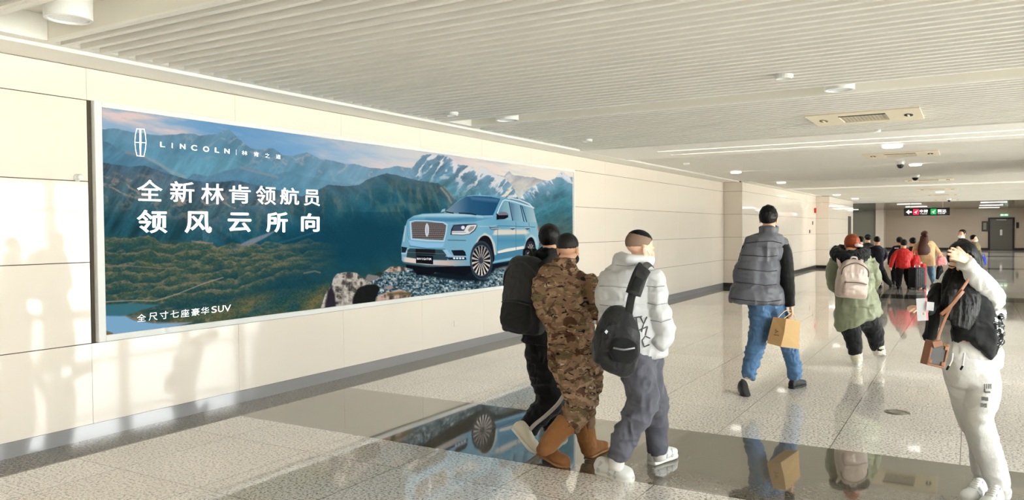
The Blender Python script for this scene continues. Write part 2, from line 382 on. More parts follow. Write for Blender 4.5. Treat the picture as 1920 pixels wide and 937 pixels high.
bm = B(); box(bm, 2.68, 2.84, YF-.05, YF, 1.55, 1.95, .005); tag(obj('wall_call_panel', bm, M_BLACK), 'small black panel on the wall right of the grey far door', 'control panel')
# floor access cover
t = thing('floor_cover', 'round metal cover set in the granite floor right of the vest man', 'floor cover', (-.56, 7.64, 0))
bm = B(); lathe(bm, [(.105, 0), (.105, .003), (.085, .004), (.083, .001), (.02, .001)], (-.56, 7.64, 0), 40); obj('cover_rim', bm, mat('dull_brass', (110, 106, 92), .3, metal=.8), t)
bm = B(); lathe(bm, [(.07, .001), (.07, .004), (.01, .005)], (-.56, 7.64, 0), 32); obj('cover_plate', bm, M_STEEL, t)
# ---------------------------------------------------------------- billboard (lit advertising panel)
BY0, BY1, BZ0, BZ1 = 3.675, 12.36, .765, 2.685
def _ray(x, y): return CR*((x-960)/F_PX) - CU*((y-468.5)/F_PX) + _f
def art_pt(x, y, X=XW+.03):      # artwork coordinate -> point on the billboard plane
    d = _ray(x, y); t = X/d[0]; return np.array([X, d[1]*t, d[2]*t+EYE])
bb = thing('billboard', 'huge white framed lit billboard with a blue car and mountains on the cream wall', 'billboard', (XW, 8.0, BZ0))
bm = B()
fw = .062
box(bm, XW-.01, XW+.045, BY0, BY0+fw, BZ0, BZ1, .004); box(bm, XW-.01, XW+.045, BY1-.035, BY1, BZ0, BZ1, .004)
box(bm, XW-.01, XW+.045, BY0+fw, BY1-.035, BZ0, BZ0+.052, .004); box(bm, XW-.01, XW+.045, BY0+fw, BY1-.035, BZ1-.045, BZ1, .004)
obj('frame', bm, mat('white_aluminium_frame', (232, 232, 230), .35), bb)
bm = B(); box(bm, XW-.01, XW-.002, BY0-.03, BY0, BZ0-.0, BZ1+.01); box(bm, XW-.01, XW-.002, BY0-.03, BY1, BZ1, BZ1+.012)
obj('back_box', bm, M_GAP, bb)

rng = np.random.default_rng(5)
def vnoise(x, y, s=1):
    """smooth value noise, vectorised"""
    x = x*s; y = y*s; xi = np.floor(x).astype(int); yi = np.floor(y).astype(int); fx = x-xi; fy = y-yi
    fx = fx*fx*(3-2*fx); fy = fy*fy*(3-2*fy); T = _TAB
    def h(a, b_): return T[(a*73+b_*179+a*b_*7) % 4096 if False else ((a % 64)*64+(b_ % 64))]
    return (h(xi, yi)*(1-fx)+h(xi+1, yi)*fx)*(1-fy)+(h(xi, yi+1)*(1-fx)+h(xi+1, yi+1)*fx)*fy
_TAB = rng.random(4096)
def fbm(x, y, s, o=4, ridge=False):
    v = 0; a = 1; tot = 0
    for k in range(o):
        n_ = vnoise(x+17.3*k, y+5.1*k, s*2**k)
        if ridge: n_ = 1-abs(2*n_-1)
        v = v+a*n_; tot += a; a *= .55
    return v/tot
NX, NZ = 1340, 440
pz0, pz1 = BZ0+.052, BZ1-.045
xs = np.linspace(186.6, 1073.5, NX); d_ = CR[None]*((xs[:, None]-960)/F_PX) - CU[None]*((430-468.5)/F_PX) + _f[None]
Yc = d_[:, 1]*(XW+.03)/d_[:, 0]; Yc[0] = BY0+fw; Yc[-1] = BY1-.035
Zc = np.linspace(pz1, pz0, NZ)
GY, GZ = np.meshgrid(Yc, Zc)
_P = np.stack([np.full_like(GY, XW+.03), GY, GZ-EYE], -1)
_w = _P@_f; PX = _P@CR/_w*F_PX+960; PY = -(_P@CU)/_w*F_PX+468.5
IMG = np.zeros((NZ, NX, 3))
def C3(c): return np.array(c, float)/255
def paint(mask, col):
    global IMG
    m = np.clip(mask, 0, 1)[..., None]
    IMG = IMG*(1-m)+(C3(col) if isinstance(col, tuple) else col)*m
def below(pts, soft=1.2, rough=0, rs=.12):
    p = np.array(pts, float); r = np.interp(PX, p[:, 0], p[:, 1])
    if rough: r = r+(fbm(PX, PX*0+p[0, 1], rs, 4)-.5)*rough
    m = np.clip((PY-r)/soft+.5, 0, 1)
    return m*(PX >= p[0, 0])*(PX <= p[-1, 0]), PY-r
def sdf(pts):
    p = np.array(pts, float); x0, y0 = p.min(0)-3; x1, y1 = p.max(0)+3
    sel = (PX > x0) & (PX < x1) & (PY > y0) & (PY < y1)
    q = np.stack([PX[sel], PY[sel]], -1); dd = np.full(len(q), 1e9); ins = np.zeros(len(q), bool)
    for a, b_ in zip(p, np.roll(p, -1, 0)):
        e = b_-a; w = q-a; t = np.clip((w@e)/max(e@e, 1e-9), 0, 1); dd = np.minimum(dd, ((w-t[:, None]*e)**2).sum(1))
        c = ((a[1] <= q[:, 1]) & (b_[1] > q[:, 1])) | ((b_[1] <= q[:, 1]) & (a[1] > q[:, 1]))
        with np.errstate(divide='ignore', invalid='ignore'):
            xx = a[0]+(q[:, 1]-a[1])*(b_[0]-a[0])/(b_[1]-a[1])
        ins ^= c & (q[:, 0] < xx)
    r = np.full(PX.shape, 1e3); r[sel] = np.where(ins, -1, 1)*np.sqrt(dd); return r
def smooth_pts(pts, k=4):
    n = len(pts); out = []
    for i in range(n):
        p0, p1, p2, p3 = [np.array(pts[(i+j) % n], float) for j in (-1, 0, 1, 2)]
        for j in range(k):
            t = j/k; out.append(tuple(.5*(2*p1+(p2-p0)*t+(2*p0-5*p1+4*p2-p3)*t*t+(3*p1-p0-3*p2+p3)*t**3)))
    return out
def poly(pts, col, soft=.8, sm=False):
    if sm: pts = smooth_pts(pts)
    m = np.clip(.5-sdf(pts)/soft, 0, 1); paint(m, col); return m
def line(pts, col, w=1.0, soft=.7, a=1.0):
    p = np.array(pts, float); dd = np.full(PX.shape, 1e9)
    sel = (PX > p[:, 0].min()-8) & (PX < p[:, 0].max()+8) & (PY > p[:, 1].min()-8) & (PY < p[:, 1].max()+8)
    q = np.stack([PX[sel], PY[sel]], -1); d = np.full(len(q), 1e9)
    for s, e_ in zip(p, p[1:]):
        e = e_-s; t = np.clip(((q-s)@e)/max(e@e, 1e-9), 0, 1); d = np.minimum(d, np.sqrt(((q-s-t[:, None]*e)**2).sum(1)))
    dd[sel] = d; paint(np.clip(.5-(dd-w/2)/soft, 0, 1)*a, col)
def ell(cx, cy, rx, ry, col, soft=.8, a=1):
    r = np.sqrt(((PX-cx)/rx)**2+((PY-cy)/ry)**2); m = np.clip(.5-(r-1)*min(rx, ry)/soft, 0, 1)*a; paint(m, col)
def gradx(xs_, cols): return np.stack([np.interp(PX, xs_, [c[i]/255 for c in cols]) for i in range(3)], -1)
def grady(d, ds, cols): return np.stack([np.interp(d, ds, [c[i]/255 for c in cols]) for i in range(3)], -1)

# sky
u_, v_ = PX*.55+PY*1.3, PY-PX*.16
sky = gradx([187, 300, 430, 560, 650, 720, 850, 960, 1075], [(150, 182, 205), (140, 178, 206), (104, 156, 198), (122, 168, 204), (160, 188, 208), (205, 208, 210), (225, 218, 210), (245, 234, 216), (246, 238, 222)])
paint(np.ones_like(PX), sky)
st = fbm(PX*.25, v_, .05, 4)
hot = np.interp(PX, [187, 260, 380, 440, 560, 640, 720, 800, 1075], [.95, 1.0, .75, .1, .12, .8, 1.0, .6, .5])
paint(np.clip((st-.36)*3.2, 0, 1)*hot, (232, 208, 200))
paint(np.clip((fbm(PX*.2+50, v_, .09, 4)-.55)*4, 0, 1)*.5, (150, 184, 210))
paint(np.clip((PX-930)/90, 0, 1)*.6, (252, 242, 220))
# far range
def tex(col, amt, sc, ang=.6, st=3, seed=0):
    a = PX*math.cos(ang)+PY*math.sin(ang)+seed*37; b_ = -PX*math.sin(ang)+PY*math.cos(ang)+seed*11
    n_ = fbm(a, b_/st, sc, 5, True)-.55
    return col*(1+amt*n_[..., None])
m, d = below([(186, 243), (215, 240.6), (245, 247), (300, 254), (345, 250), (365, 251), (375, 254), (405, 251), (418, 244), (430, 243.5), (440, 252), (450, 262), (470, 278), (490, 280), (510, 277), (518, 281), (530, 291), (550, 292), (565, 288), (575, 286), (600, 298), (625, 301), (650, 308), (665, 307), (690, 313), (715, 317), (745, 311), (760, 313), (800, 318)], 1.2, 3, .1)
c = tex(grady(d, [0, 30, 60, 110], [(104, 140, 160), (92, 138, 160), (100, 152, 172), (98, 145, 160)]), .3, .05)
c = c*(1-.35*np.clip((PX-520)/150, 0, 1)[..., None])+C3((150, 186, 206))*.35*np.clip((PX-520)/150, 0, 1)[..., None]
paint(m, c)
paint(m*np.clip((fbm(PX*.8+PY, PY-PX*.7, .045, 5, True)-.72)*7, 0, 1)*np.clip(1-d/60, 0, 1)*np.clip((PX-330)/40, 0, 1)*.55, (188, 178, 178))
m, d = below([(186, 262), (205, 268), (232, 283), (250, 285), (275, 296), (300, 312), (330, 332), (350, 336), (362, 326), (390, 330), (445, 314), (455, 312), (475, 318), (510, 328), (540, 322), (575, 330), (620, 340), (700, 350)], 2.5, 4, .1)
c = tex(grady(d, [0, 25, 70], [(88, 124, 146), (78, 124, 148), (86, 140, 160)]), .35, .06, .9); paint(m*np.interp(PX, [186, 440, 560, 700], [.95, .85, .5, .25]), c)
line([(238, 286), (262, 290), (290, 303), (320, 321), (345, 332)], (176, 160, 152), 4, 6, .55); line([(452, 314), (480, 322), (520, 332)], (170, 160, 160), 3, 5, .55)
# pale range behind on the right, snow peak, right peak
m, d = below([(900, 322), (945, 330), (955, 320), (962, 328), (985, 331), (1000, 332), (1025, 339), (1050, 345), (1075, 350)], 1.2, 3, .2)
paint(m, tex(grady(d, [0, 14, 40, 60], [(176, 178, 182), (208, 204, 196), (190, 200, 190), (120, 160, 165)]), .35, .09, .9))
m, d = below([(735, 335), (750, 331), (763, 327), (775, 312), (788, 293), (800, 289), (815, 290), (825, 291), (838, 292), (850, 301), (862, 309), (875, 310), (888, 314), (893, 322), (902, 311), (912, 316), (922, 324), (935, 329), (945, 332), (955, 342), (965, 356), (972, 372), (985, 392), (1000, 410)], 1.0, 3, .3)
paint(m, tex(grady(d, [0, 25, 60, 110], [(120, 150, 170), (104, 142, 162), (84, 134, 148), (60, 112, 122)]), .55, .05, 1.0, 2))
sn = fbm(PX+PY*.75, (PY-PX*.25)*.6, .06, 5, True)+.14*np.clip(1-d/22, 0, 1)
paint(m*np.clip((sn-.70)*9, 0, 1)*np.clip(1.35-d/48, 0, 1), (222, 222, 220))
paint(m*np.clip((fbm(PX+PY*.9, PY*.4, .09, 4, True)-.74)*8, 0, 1)*np.clip((PX-925)/20, 0, 1), (232, 226, 206))
m, d = below([(955, 385), (968, 380), (976, 370), (990, 355), (1005, 346), (1020, 341), (1040, 335), (1048, 326), (1054, 321), (1060, 327), (1066, 331), (1075, 331)], 1.0, 2, .3)
paint(m, tex(grady(d, [0, 25, 60, 100], [(128, 156, 172), (88, 134, 150), (58, 112, 124), (66, 92, 92)]), .5, .06, 1.1, 2))
paint(m*np.clip((fbm(PX-PY*.6, PY*.5, .08, 5, True)+.2*np.clip(1-d/14, 0, 1)-.72)*9, 0, 1)*np.clip(1.2-d/26, 0, 1), (226, 228, 228))
# dark mountain on the left
m, d = below([(186, 302), (200, 306), (240, 312), (272, 310), (300, 321), (330, 330), (360, 338), (385, 341), (420, 341), (440, 338), (460, 342), (500, 352), (560, 366), (640, 395)], 1.2, 3, .15)
c = tex(grady(d, [0, 20, 50, 110, 200], [(66, 92, 108), (74, 96, 108), (64, 92, 100), (30, 72, 84), (34, 66, 66)]), .75, .05, .55, 4, 1); paint(m, c)
paint(m*np.clip((fbm(PX*.8+PY*.5, (PY-PX*.45)*1.2, .05, 5, True)-.66)*6, 0, 1)*np.clip(1-abs(d-45)/48, 0, 1)*.7, (176, 150, 132))
# teal mountain in the middle
m, d = below([(380, 425), (395, 412), (420, 398), (450, 388), (475, 385), (520, 383), (560, 370), (595, 357), (615, 346), (650, 349), (672, 347), (688, 337), (708, 329), (724, 325), (748, 329), (765, 334), (780, 338), (800, 341), (822, 344), (840, 357), (856, 374), (880, 395), (960, 430), (1075, 470)], 1.2, 2.5, .15)
c = tex(grady(d, [0, 22, 55, 110, 190], [(72, 100, 114), (50, 92, 104), (24, 76, 92), (16, 66, 84), (34, 74, 76)]), .5, .04, 2.2, 3, 3); paint(m, c)
paint(m*np.clip((fbm(PX*1.1-PY*.2, (PY+PX*.8)*.5, .05, 5, True)-.68)*5, 0, 1)*np.clip(1-abs(d-30)/50, 0, 1)*.35, (150, 132, 112))
m2 = np.clip(.5-sdf([(740, 350), (790, 343), (822, 346), (850, 372), (840, 396), (780, 400), (752, 440), (700, 470), (700, 400)])/20, 0, 1)
paint(m2*np.clip((fbm(PX-PY*.3, PY*.35, .07, 4, True)-.5)*3, 0, 1)*.5, (104, 128, 118))
line([(827, 352), (840, 368), (846, 380)], (206, 170, 140), 2.5, 4, .7); line([(833, 350), (852, 372)], (190, 165, 140), 1.5, 3, .6)
# forested valley and lake
f = fbm(PX*.5+PY*.3, PY-PX*-.12, .03, 4)
low = np.clip((PY-np.interp(PX, [186, 400, 560, 700, 1075], [440, 450, 520, 500, 470]))/30, 0, 1)
gr = fbm(PX, PY*1.6, .5, 2)
fc = grady(f*100, [25, 45, 55, 70], [(22, 62, 72), (36, 74, 74), (62, 82, 66), (104, 100, 66)])*(.75+.5*gr[..., None])
paint(low*.92, fc)
paint(np.clip((fbm(PX*.35+9, PY+PX*.22, .045, 4, True)-.78)*8, 0, 1)*low*.6, (170, 148, 118))
poly([(560, 445), (700, 400), (760, 410), (755, 470), (690, 500), (600, 505), (500, 560), (420, 560), (480, 500)], (14, 64, 82), 50)
paint(np.clip((PY-(560-(PX-400)*.19))/12, 0, 1)*(PX > 400)*(PX < 660)*.75, fc*1.0)
poly([(412, 479), (430, 468), (470, 448), (505, 436), (522, 430), (500, 444), (470, 460), (440, 475)], (116, 128, 138), 3)
for k_, (yb, sl_) in enumerate(((448, .02), (470, -.02), (492, -.05), (514, -.1), (536, -.14), (556, -.17), (580, -.2))):
    rg = yb+(PX-186)*sl_+(fbm(PX, PX*0+k_*31, .022, 4)-.5)*34; dd_ = PY-rg; fade = np.clip(dd_/1.5, 0, 1)*np.clip(1-dd_/46, 0, 1)*np.clip((640-PX)/160, 0, 1)
    hc = grady(dd_+(fbm(PX+k_*9, PY*2, .12, 3)-.5)*26, [0, 5, 14, 34], [(126, 116, 92), (84, 96, 72), (48, 80, 74), (24, 60, 70)])*(.8+.4*gr[..., None]); paint(fade*.8, hc)
IMG = IMG*(1+.10*(fbm(PX, PY, .9, 2)-.5)[..., None]*np.clip((PY-np.interp(PX, [186, 640, 760, 1075], [300, 350, 330, 360]))/10, 0, 1)[..., None]*2)
line([(600, 432), (560, 445), (500, 462)], (70, 112, 120), 1.5, 4, .6)
poly([(186, 572), (250, 568), (300, 572), (262, 582), (240, 590), (186, 596)], (58, 110, 120), 3)
poly([(186, 592), (235, 592), (250, 600), (290, 606), (360, 604), (330, 612), (186, 634)], (124, 168, 200), 3)
line([(190, 566), (250, 563), (290, 564), (330, 552), (380, 532), (418, 520)], (176, 158, 140), 1.6, 1.5, .8); line([(190, 500), (240, 498), (300, 503), (325, 502)], (150, 128, 116), 1.3, 1.2, .7)
line([(236, 592), (262, 602), (330, 606), (350, 606)], (160, 130, 110), 1.6, 2, .7); poly([(186, 622), (200, 620), (212, 624), (206, 634), (186, 634)], (120, 100, 76), 2)
line([(360, 452), (385, 455), (398, 456)], (190, 160, 130), 2, 3, .6); line([(570, 512), (590, 508), (600, 511)], (176, 150, 120), 2, 3, .6)
# rocks and gravel
gv = fbm(PX, PY*1.3, .32, 3); g2 = fbm(PX+40, PY*1.5, .12, 4)
gm = np.clip(.5-sdf([(690, 585), (684, 528), (700, 520), (722, 509), (745, 501), (768, 502), (925, 497), (1010, 480), (1020, 560), (700, 600)])/2, 0, 1)
gcol = grady(gv*100, [25, 42, 55, 68, 80], [(24, 42, 54), (56, 84, 96), (96, 124, 134), (150, 166, 168), (205, 205, 198)]); paint(gm, gcol*(.75+.5*g2[..., None]))
rk = grady(fbm(PX, PY*.9, .09, 5, True)*100, [45, 58, 68, 80], [(70, 68, 66), (126, 120, 110), (168, 160, 148), (196, 188, 176)])
mk = np.clip(.5-sdf([(600, 585), (604, 568), (612, 545), (621, 536), (625, 521), (632, 513), (648, 510), (668, 511), (682, 522), (697, 530), (690, 560), (690, 590), (600, 600)])/1.2, 0, 1); paint(mk, rk)
poly([(608, 580), (614, 548), (621, 534), (628, 552), (630, 578)], (44, 38, 48), 4); line([(650, 520), (640, 545), (646, 570)], (92, 88, 84), 2, 4, .5)
poly([(662, 572), (668, 545), (680, 536), (700, 533), (712, 540), (704, 560), (698, 572)], (24, 26, 26), 3, True)
mk = np.clip(.5-sdf([(700, 580), (706, 556), (722, 548), (750, 542), (770, 548), (772, 570), (720, 580)])/2, 0, 1); paint(mk, rk*np.array([1.0, .9, .86])); line([(728, 552), (752, 549), (768, 551)], (88, 84, 54), 6, 4, .8)
mk = np.clip(.5-sdf([(720, 509), (732, 500), (745, 499), (762, 502), (762, 507), (735, 510)])/1.5, 0, 1); paint(mk, rk*np.array([1.05, .95, .9])); poly([(685, 522), (690, 514), (702, 516), (712, 519), (706, 524), (692, 528)], (128, 122, 118), 2)
poly([(701, 514), (712, 509), (720, 513), (714, 517)], (40, 56, 44), 2); poly([(719, 541), (726, 535), (735, 535), (738, 540), (728, 543)], (150, 136, 134), 2)
mk = np.clip(.5-sdf([(925, 500), (930, 494), (958, 490), (975, 486), (1000, 484), (1000, 497), (970, 503), (930, 505)])/2, 0, 1); paint(mk, rk*np.array([.66, .7, .7]))
# the car
poly([(770, 508), (800, 512), (885, 506), (925, 494), (990, 484), (985, 492), (930, 503), (905, 528), (860, 526), (800, 518)], (12, 24, 34), 5)
poly([(753, 488), (752, 462), (756, 440), (760, 424), (764, 412), (775, 404.5), (792, 400.5), (832, 399), (848, 385), (862, 373), (880, 366.3), (900, 365), (925, 367), (952, 371), (972, 375), (990, 382), (1000, 391), (1005, 412), (1010, 430), (1011, 445), (1010, 462), (1003, 480), (925, 494), (884, 502), (800, 498), (758, 493)], gradx([750, 800, 850, 900, 935, 1010], [(112, 166, 188), (126, 178, 200), (118, 170, 192), (120, 176, 198), (104, 164, 190), (140, 186, 200)]), .9)
poly([(765, 413), (776, 405.5), (794, 402), (850, 400.5), (900, 404), (926, 404), (920, 409), (895, 414), (880, 419), (845, 420), (836, 417), (800, 412.5), (770, 416)], grady(PY, [400, 404, 409, 414, 419], [(196, 214, 218), (160, 200, 214), (96, 156, 186), (84, 146, 178), (132, 180, 200)]), 1.2)
line([(800, 411), (850, 412), (890, 408)], (58, 122, 158), 5, 6, .7); line([(838, 403), (870, 404), (905, 407)], (172, 206, 216), 2, 3, .8)
poly([(832, 398.5), (848, 385), (862, 374.5), (874, 368.6), (890, 367), (920, 368.6), (938, 372.5), (932, 388), (924, 403.5), (905, 404), (880, 401.5), (858, 399.6)], gradx([832, 858, 880, 938], [(128, 146, 160), (92, 124, 146), (40, 88, 122), (22, 74, 112)]), .9)
poly([(880, 368.6), (936, 372.4), (933, 379), (885, 374)], (70, 112, 142), 5)
line([(836, 397), (850, 399.5)], (14, 20, 34), 1.8); line([(861, 399.3), (882, 400.5), (892, 402.5)], (14, 20, 34), 2)
poly([(826, 398), (829, 392.5), (835, 391), (834, 396)], (150, 190, 204), .8); poly([(896.5, 366), (899, 360.3), (901, 363), (902, 366.5)], (120, 190, 200), .7)
line([(926, 405), (932, 390), (939, 374)], (110, 166, 190), 3.2); line([(931, 404), (936, 390), (942.5, 377), (947, 374.6), (960, 377), (1001, 389.5)], (222, 230, 230), 1.8)
line([(952, 370.8), (975, 375), (992, 382), (1000, 390)], (206, 222, 228), 2.4); line([(957, 373), (975, 377.5), (989, 383)], (70, 96, 116), 1)
poly([(934, 406), (937, 392), (943.5, 379), (953.5, 378.5), (960, 413), (938, 412)], gradx([934, 945, 960], [(92, 146, 170), (124, 170, 184), (146, 186, 194)]), .7)
poly([(956.5, 380), (974, 384.5), (981, 415), (962, 413.5)], gradx([956, 966, 981], [(84, 110, 140), (118, 158, 178), (146, 184, 194)]), .7)
poly([(978.5, 386), (1000, 391), (1006, 416.5), (988, 415.5)], gradx([978, 988, 1006], [(96, 136, 164), (130, 174, 186), (176, 196, 196)]), .7)
for a, b_ in (((954.5, 379), (961, 413)), ((975.5, 385), (982.3, 415)), ((978, 385.6), (987.5, 415.5))): line([a, b_], (26, 50, 78), 1.5)
line([(931, 423.2), (965, 424), (1003, 425.5)], (62, 118, 144), 1.2); line([(896, 424), (920, 424.5), (932, 422)], (186, 206, 208), 1.2, 1.5, .8)
poly([(930.5, 399), (935, 403), (952.5, 402.6), (953, 407), (946, 410.5), (936, 411), (931, 412)], (16, 18, 28), .8); poly([(935, 399), (940, 396.8), (949, 397.5), (953.5, 402), (951, 403.2), (935, 403.4)], (122, 116, 128), .8)
# head lamp, grille, bumper
poly([(844.5, 440), (845.6, 430), (850, 421.5), (870, 420), (893, 419.4), (895, 423), (890.5, 432), (882, 438.5), (868, 441)], (34, 40, 56), .9)
poly([(848, 432), (851, 423), (873, 421.8), (870, 432)], (66, 76, 100), .8); poly([(846.8, 439.2), (847.4, 433), (870, 432.8), (875, 423), (879, 421.6), (893, 420.8), (893.6, 423), (889, 431), (880, 438), (868, 440)], (222, 222, 220), .8)
poly([(877, 431), (882, 424.5), (890, 423.5), (888, 429), (880, 435)], (150, 146, 138), 1.2); ell(868, 426.5, 3.4, 3.4, (228, 232, 236)); line([(848.5, 435.6), (873, 435.4)], (120, 116, 118), 1.1, .8, .8)
poly([(768, 414.5), (778, 412.6), (802, 413), (832, 415.8), (839.5, 420), (837, 438), (833, 453), (800, 452), (770, 449)], (176, 208, 226), .9)
gm = np.clip(.5-sdf([(771, 416.8), (779, 415), (802, 415.4), (830, 418), (836.5, 422), (834.5, 438), (831, 450), (800, 448.8), (773, 446.6)])/.8, 0, 1)
pat = np.sin((PX+PY*.45)*2*math.pi/4.4)*np.sin((PX-PY*.75)*2*math.pi/4.4); paint(gm, grady(pat, [-.9, -.1, .5, .9], [(42, 38, 40), (70, 64, 64), (128, 120, 116), (196, 184, 174)]))
ell(800.5, 431, 3.6, 12.5, (214, 220, 226)); ell(800.5, 431, 1.0, 9, (150, 160, 172))
poly([(764, 447), (770, 451), (800, 455), (833, 456), (830, 463), (800, 464), (770, 460)], (142, 190, 222), 1.2); line([(768, 461), (800, 465.5), (834, 467)], (66, 124, 148), 1.6)
line([(840, 450), (873, 450.6)], (86, 112, 136), 1.8); line([(760, 424), (758, 440), (757, 452)], (210, 210, 214), 2.5, 2, .7); line([(764.5, 416), (764, 440), (767, 450)], (92, 150, 180), 1.2)
poly([(752.5, 462), (763.5, 464), (760, 473), (753, 473)], (24, 34, 44), .8); line([(753, 475), (761, 475.5), (765.5, 466)], (196, 208, 212), 1.4)
poly([(764, 468), (768, 465.5), (800, 466.4), (829, 468), (836, 476), (840, 484), (838, 487.5), (790, 486), (762, 482)], (44, 68, 76), .9)
poly([(779, 466), (816, 467.6), (816, 478), (779, 477)], (24, 24, 30), 1.2); line([(764, 473), (834, 475.6)], (112, 126, 128), 1, 1, .7)
poly([(831, 468.5), (838, 468), (844, 476.5), (850, 479), (838, 480)], (150, 190, 214), .8); line([(836, 480), (852, 480.4), (874, 481)], (176, 192, 204), 1.2)
poly([(846, 469), (868, 468.6), (872, 472), (874, 479.4), (851, 479)], (18, 26, 36), .9); poly([(839, 482.5), (873.5, 482), (874.5, 487), (841, 487)], (22, 34, 46), .8)
for k in range(4): ell(851.5+k*5.6, 484, 2.3, 1.6, (246, 250, 255))
poly([(753.5, 481), (770, 483.6), (800, 488), (850, 488.5), (884, 490), (884, 496), (840, 498), (800, 497), (756, 491)], gradx([753, 760, 775, 800, 840, 884], [(110, 160, 184), (214, 200, 188), (226, 206, 190), (210, 200, 196), (196, 178, 166), (110, 160, 180)]), 1)
line([(756, 491.5), (800, 497), (850, 499)], (84, 96, 106), 2); poly([(779.8, 478), (812, 480), (812, 495.5), (779.8, 493)], (12, 16, 26), .7)
poly([(761, 496), (800, 500.5), (884, 498), (886, 508), (870, 518), (850, 514), (815, 510), (812, 514), (783, 515.5), (773, 504), (762, 502)], (8, 12, 20), 1.2)
# side panels
poly([(924, 440), (928, 430), (985, 430.5), (992, 436), (985, 440), (932, 441)], (222, 212, 194), 4); poly([(931, 441), (984, 439), (986, 455), (980, 462), (934, 471)], grady(PY, [438, 450, 470], [(112, 164, 184), (78, 142, 172), (104, 164, 186)]), 3)
poly([(932, 471), (950, 466), (982, 461), (982.5, 466), (950, 472), (934, 475.4)], (238, 230, 214), 1.6); line([(932, 476), (983, 467)], (40, 92, 122), 1.2)
poly([(924, 478), (983, 468), (983, 477), (924, 489)], (68, 128, 158), 1.5); line([(925, 491), (983, 480.5)], (160, 196, 212), 1.3)
for p in (((933, 425), (933, 472)), ((967, 416), (967.5, 476)), ((991.5, 417), (993, 434))): line(list(p), (74, 124, 148), .9)
for x in (957, 985): poly([(x, 427), (x+3, 425.6), (x+8.5, 426.5), (x+8, 428.5), (x+4, 431.2), (x, 429)], (70, 104, 124), .8); line([(x, 426.6), (x+8.5, 426.2)], (206, 220, 224), 1.2)
poly([(916.5, 424.5), (922, 425.5), (939, 427), (936, 429.5), (928, 431.4), (921, 431), (918, 428)], (90, 112, 130), .8); line([(921, 428.6), (938, 428)], (196, 204, 206), 1.1)
poly([(1007, 424), (1010, 425), (1012, 434), (1009, 433)], (170, 110, 92), .8)
# wheels
line([(889, 478), (891, 462), (899, 446), (909, 438.5), (919, 444), (926, 458), (928, 476)], (224, 216, 200), 4, 3, .85)
poly([(888, 484), (892, 462), (900, 446), (909, 441.5), (918, 446), (924, 462), (926, 490), (905, 492)], (20, 20, 26), 1, True)
ell(902.5, 488, 21.5, 36.5, (46, 60, 70)); ell(902.5, 488, 19.5, 33, (28, 40, 50)); ell(902, 488.5, 17.8, 28.5, (16, 16, 20))
an = np.arctan2((PY-488.5)/28.5, (PX-902)/17.8); rr = np.hypot((PY-488.5)/28.5, (PX-902)/17.8)
sp = np.clip((np.cos(an*17)-.05)*3, 0, 1)*(rr < .97)*(rr > .2); paint(sp, grady(PY, [460, 488, 517], [(150, 146, 148), (196, 188, 180), (244, 236, 222)]))
ell(901.5, 488, 4.2, 6.2, (52, 64, 76)); line([(902+17.9*math.cos(t), 488.5+28.6*math.sin(t)) for t in np.linspace(0, 6.283, 40)], (150, 158, 166), .9, .8, .8)
line([(985, 462), (989, 448), (996, 441), (1003, 446), (1006, 458)], (210, 212, 204), 3, 3, .7)
poly([(983.5, 474), (986, 455), (992, 446), (998, 445.5), (1003, 456), (1004.5, 478), (990, 482)], (20, 18, 24), 1, True); ell(994.5, 471.5, 9.6, 19.5, (40, 52, 62)); ell(995, 471.5, 7, 15.5, (20, 22, 30))
an = np.arctan2((PY-471.5)/15.5, (PX-995)/7); rr = np.hypot((PY-471.5)/15.5, (PX-995)/7); paint(np.clip((np.cos(an*13))*2, 0, 1)*(rr < .95)*(rr > .2), (188, 180, 176))
IMG = np.clip(IMG, 0, 1)

LIN = np.where(IMG <= .04045, IMG/12.92, ((IMG+.055)/1.055)**2.4)
me = bpy.data.meshes.new('picture_sheet')
nv = NX*NZ; co = np.stack([np.full(nv, XW+.031), GY.ravel(), GZ.ravel()], -1).astype(np.float32)
ii = np.arange(nv).reshape(NZ, NX); q = np.stack([ii[:-1, :-1], ii[1:, :-1], ii[1:, 1:], ii[:-1, 1:]], -1).reshape(-1, 4)
me.vertices.add(nv); me.vertices.foreach_set('co', co.ravel()); nf = len(q)
me.loops.add(nf*4); me.loops.foreach_set('vertex_index', q.ravel().astype(np.int32)); me.polygons.add(nf)
me.polygons.foreach_set('loop_start', np.arange(0, nf*4, 4, dtype=np.int32)); me.polygons.foreach_set('loop_total', np.full(nf, 4, dtype=np.int32)); me.update()
at = me.color_attributes.new('print', 'FLOAT_COLOR', 'POINT'); at.data.foreach_set('color', np.concatenate([LIN.reshape(-1, 3), np.ones((nv, 1))], 1).astype(np.float32).ravel())
M_ART = mat('backlit_print', (0, 0, 0), .5, spec=.02); _n = M_ART.node_tree.nodes; _a = _n.new('ShaderNodeAttribute'); _a.attribute_name = 'print'
M_ART.node_tree.links.new(_a.outputs['Color'], _n['Principled BSDF'].inputs['Emission Color']); _n['Principled BSDF'].inputs['Emission Strength'].default_value = .585
me.materials.append(M_ART); o = bpy.data.objects.new('picture_sheet', me); COL.objects.link(o); o.parent = bb; o.matrix_parent_inverse = Matrix.Translation(-bb.location)
bm = B(); box(bm, XW, XW+.02, BY0+.02, BY1-.02, BZ0+.02, BZ1-.02); obj('light_box', bm, M_WHITE, bb)

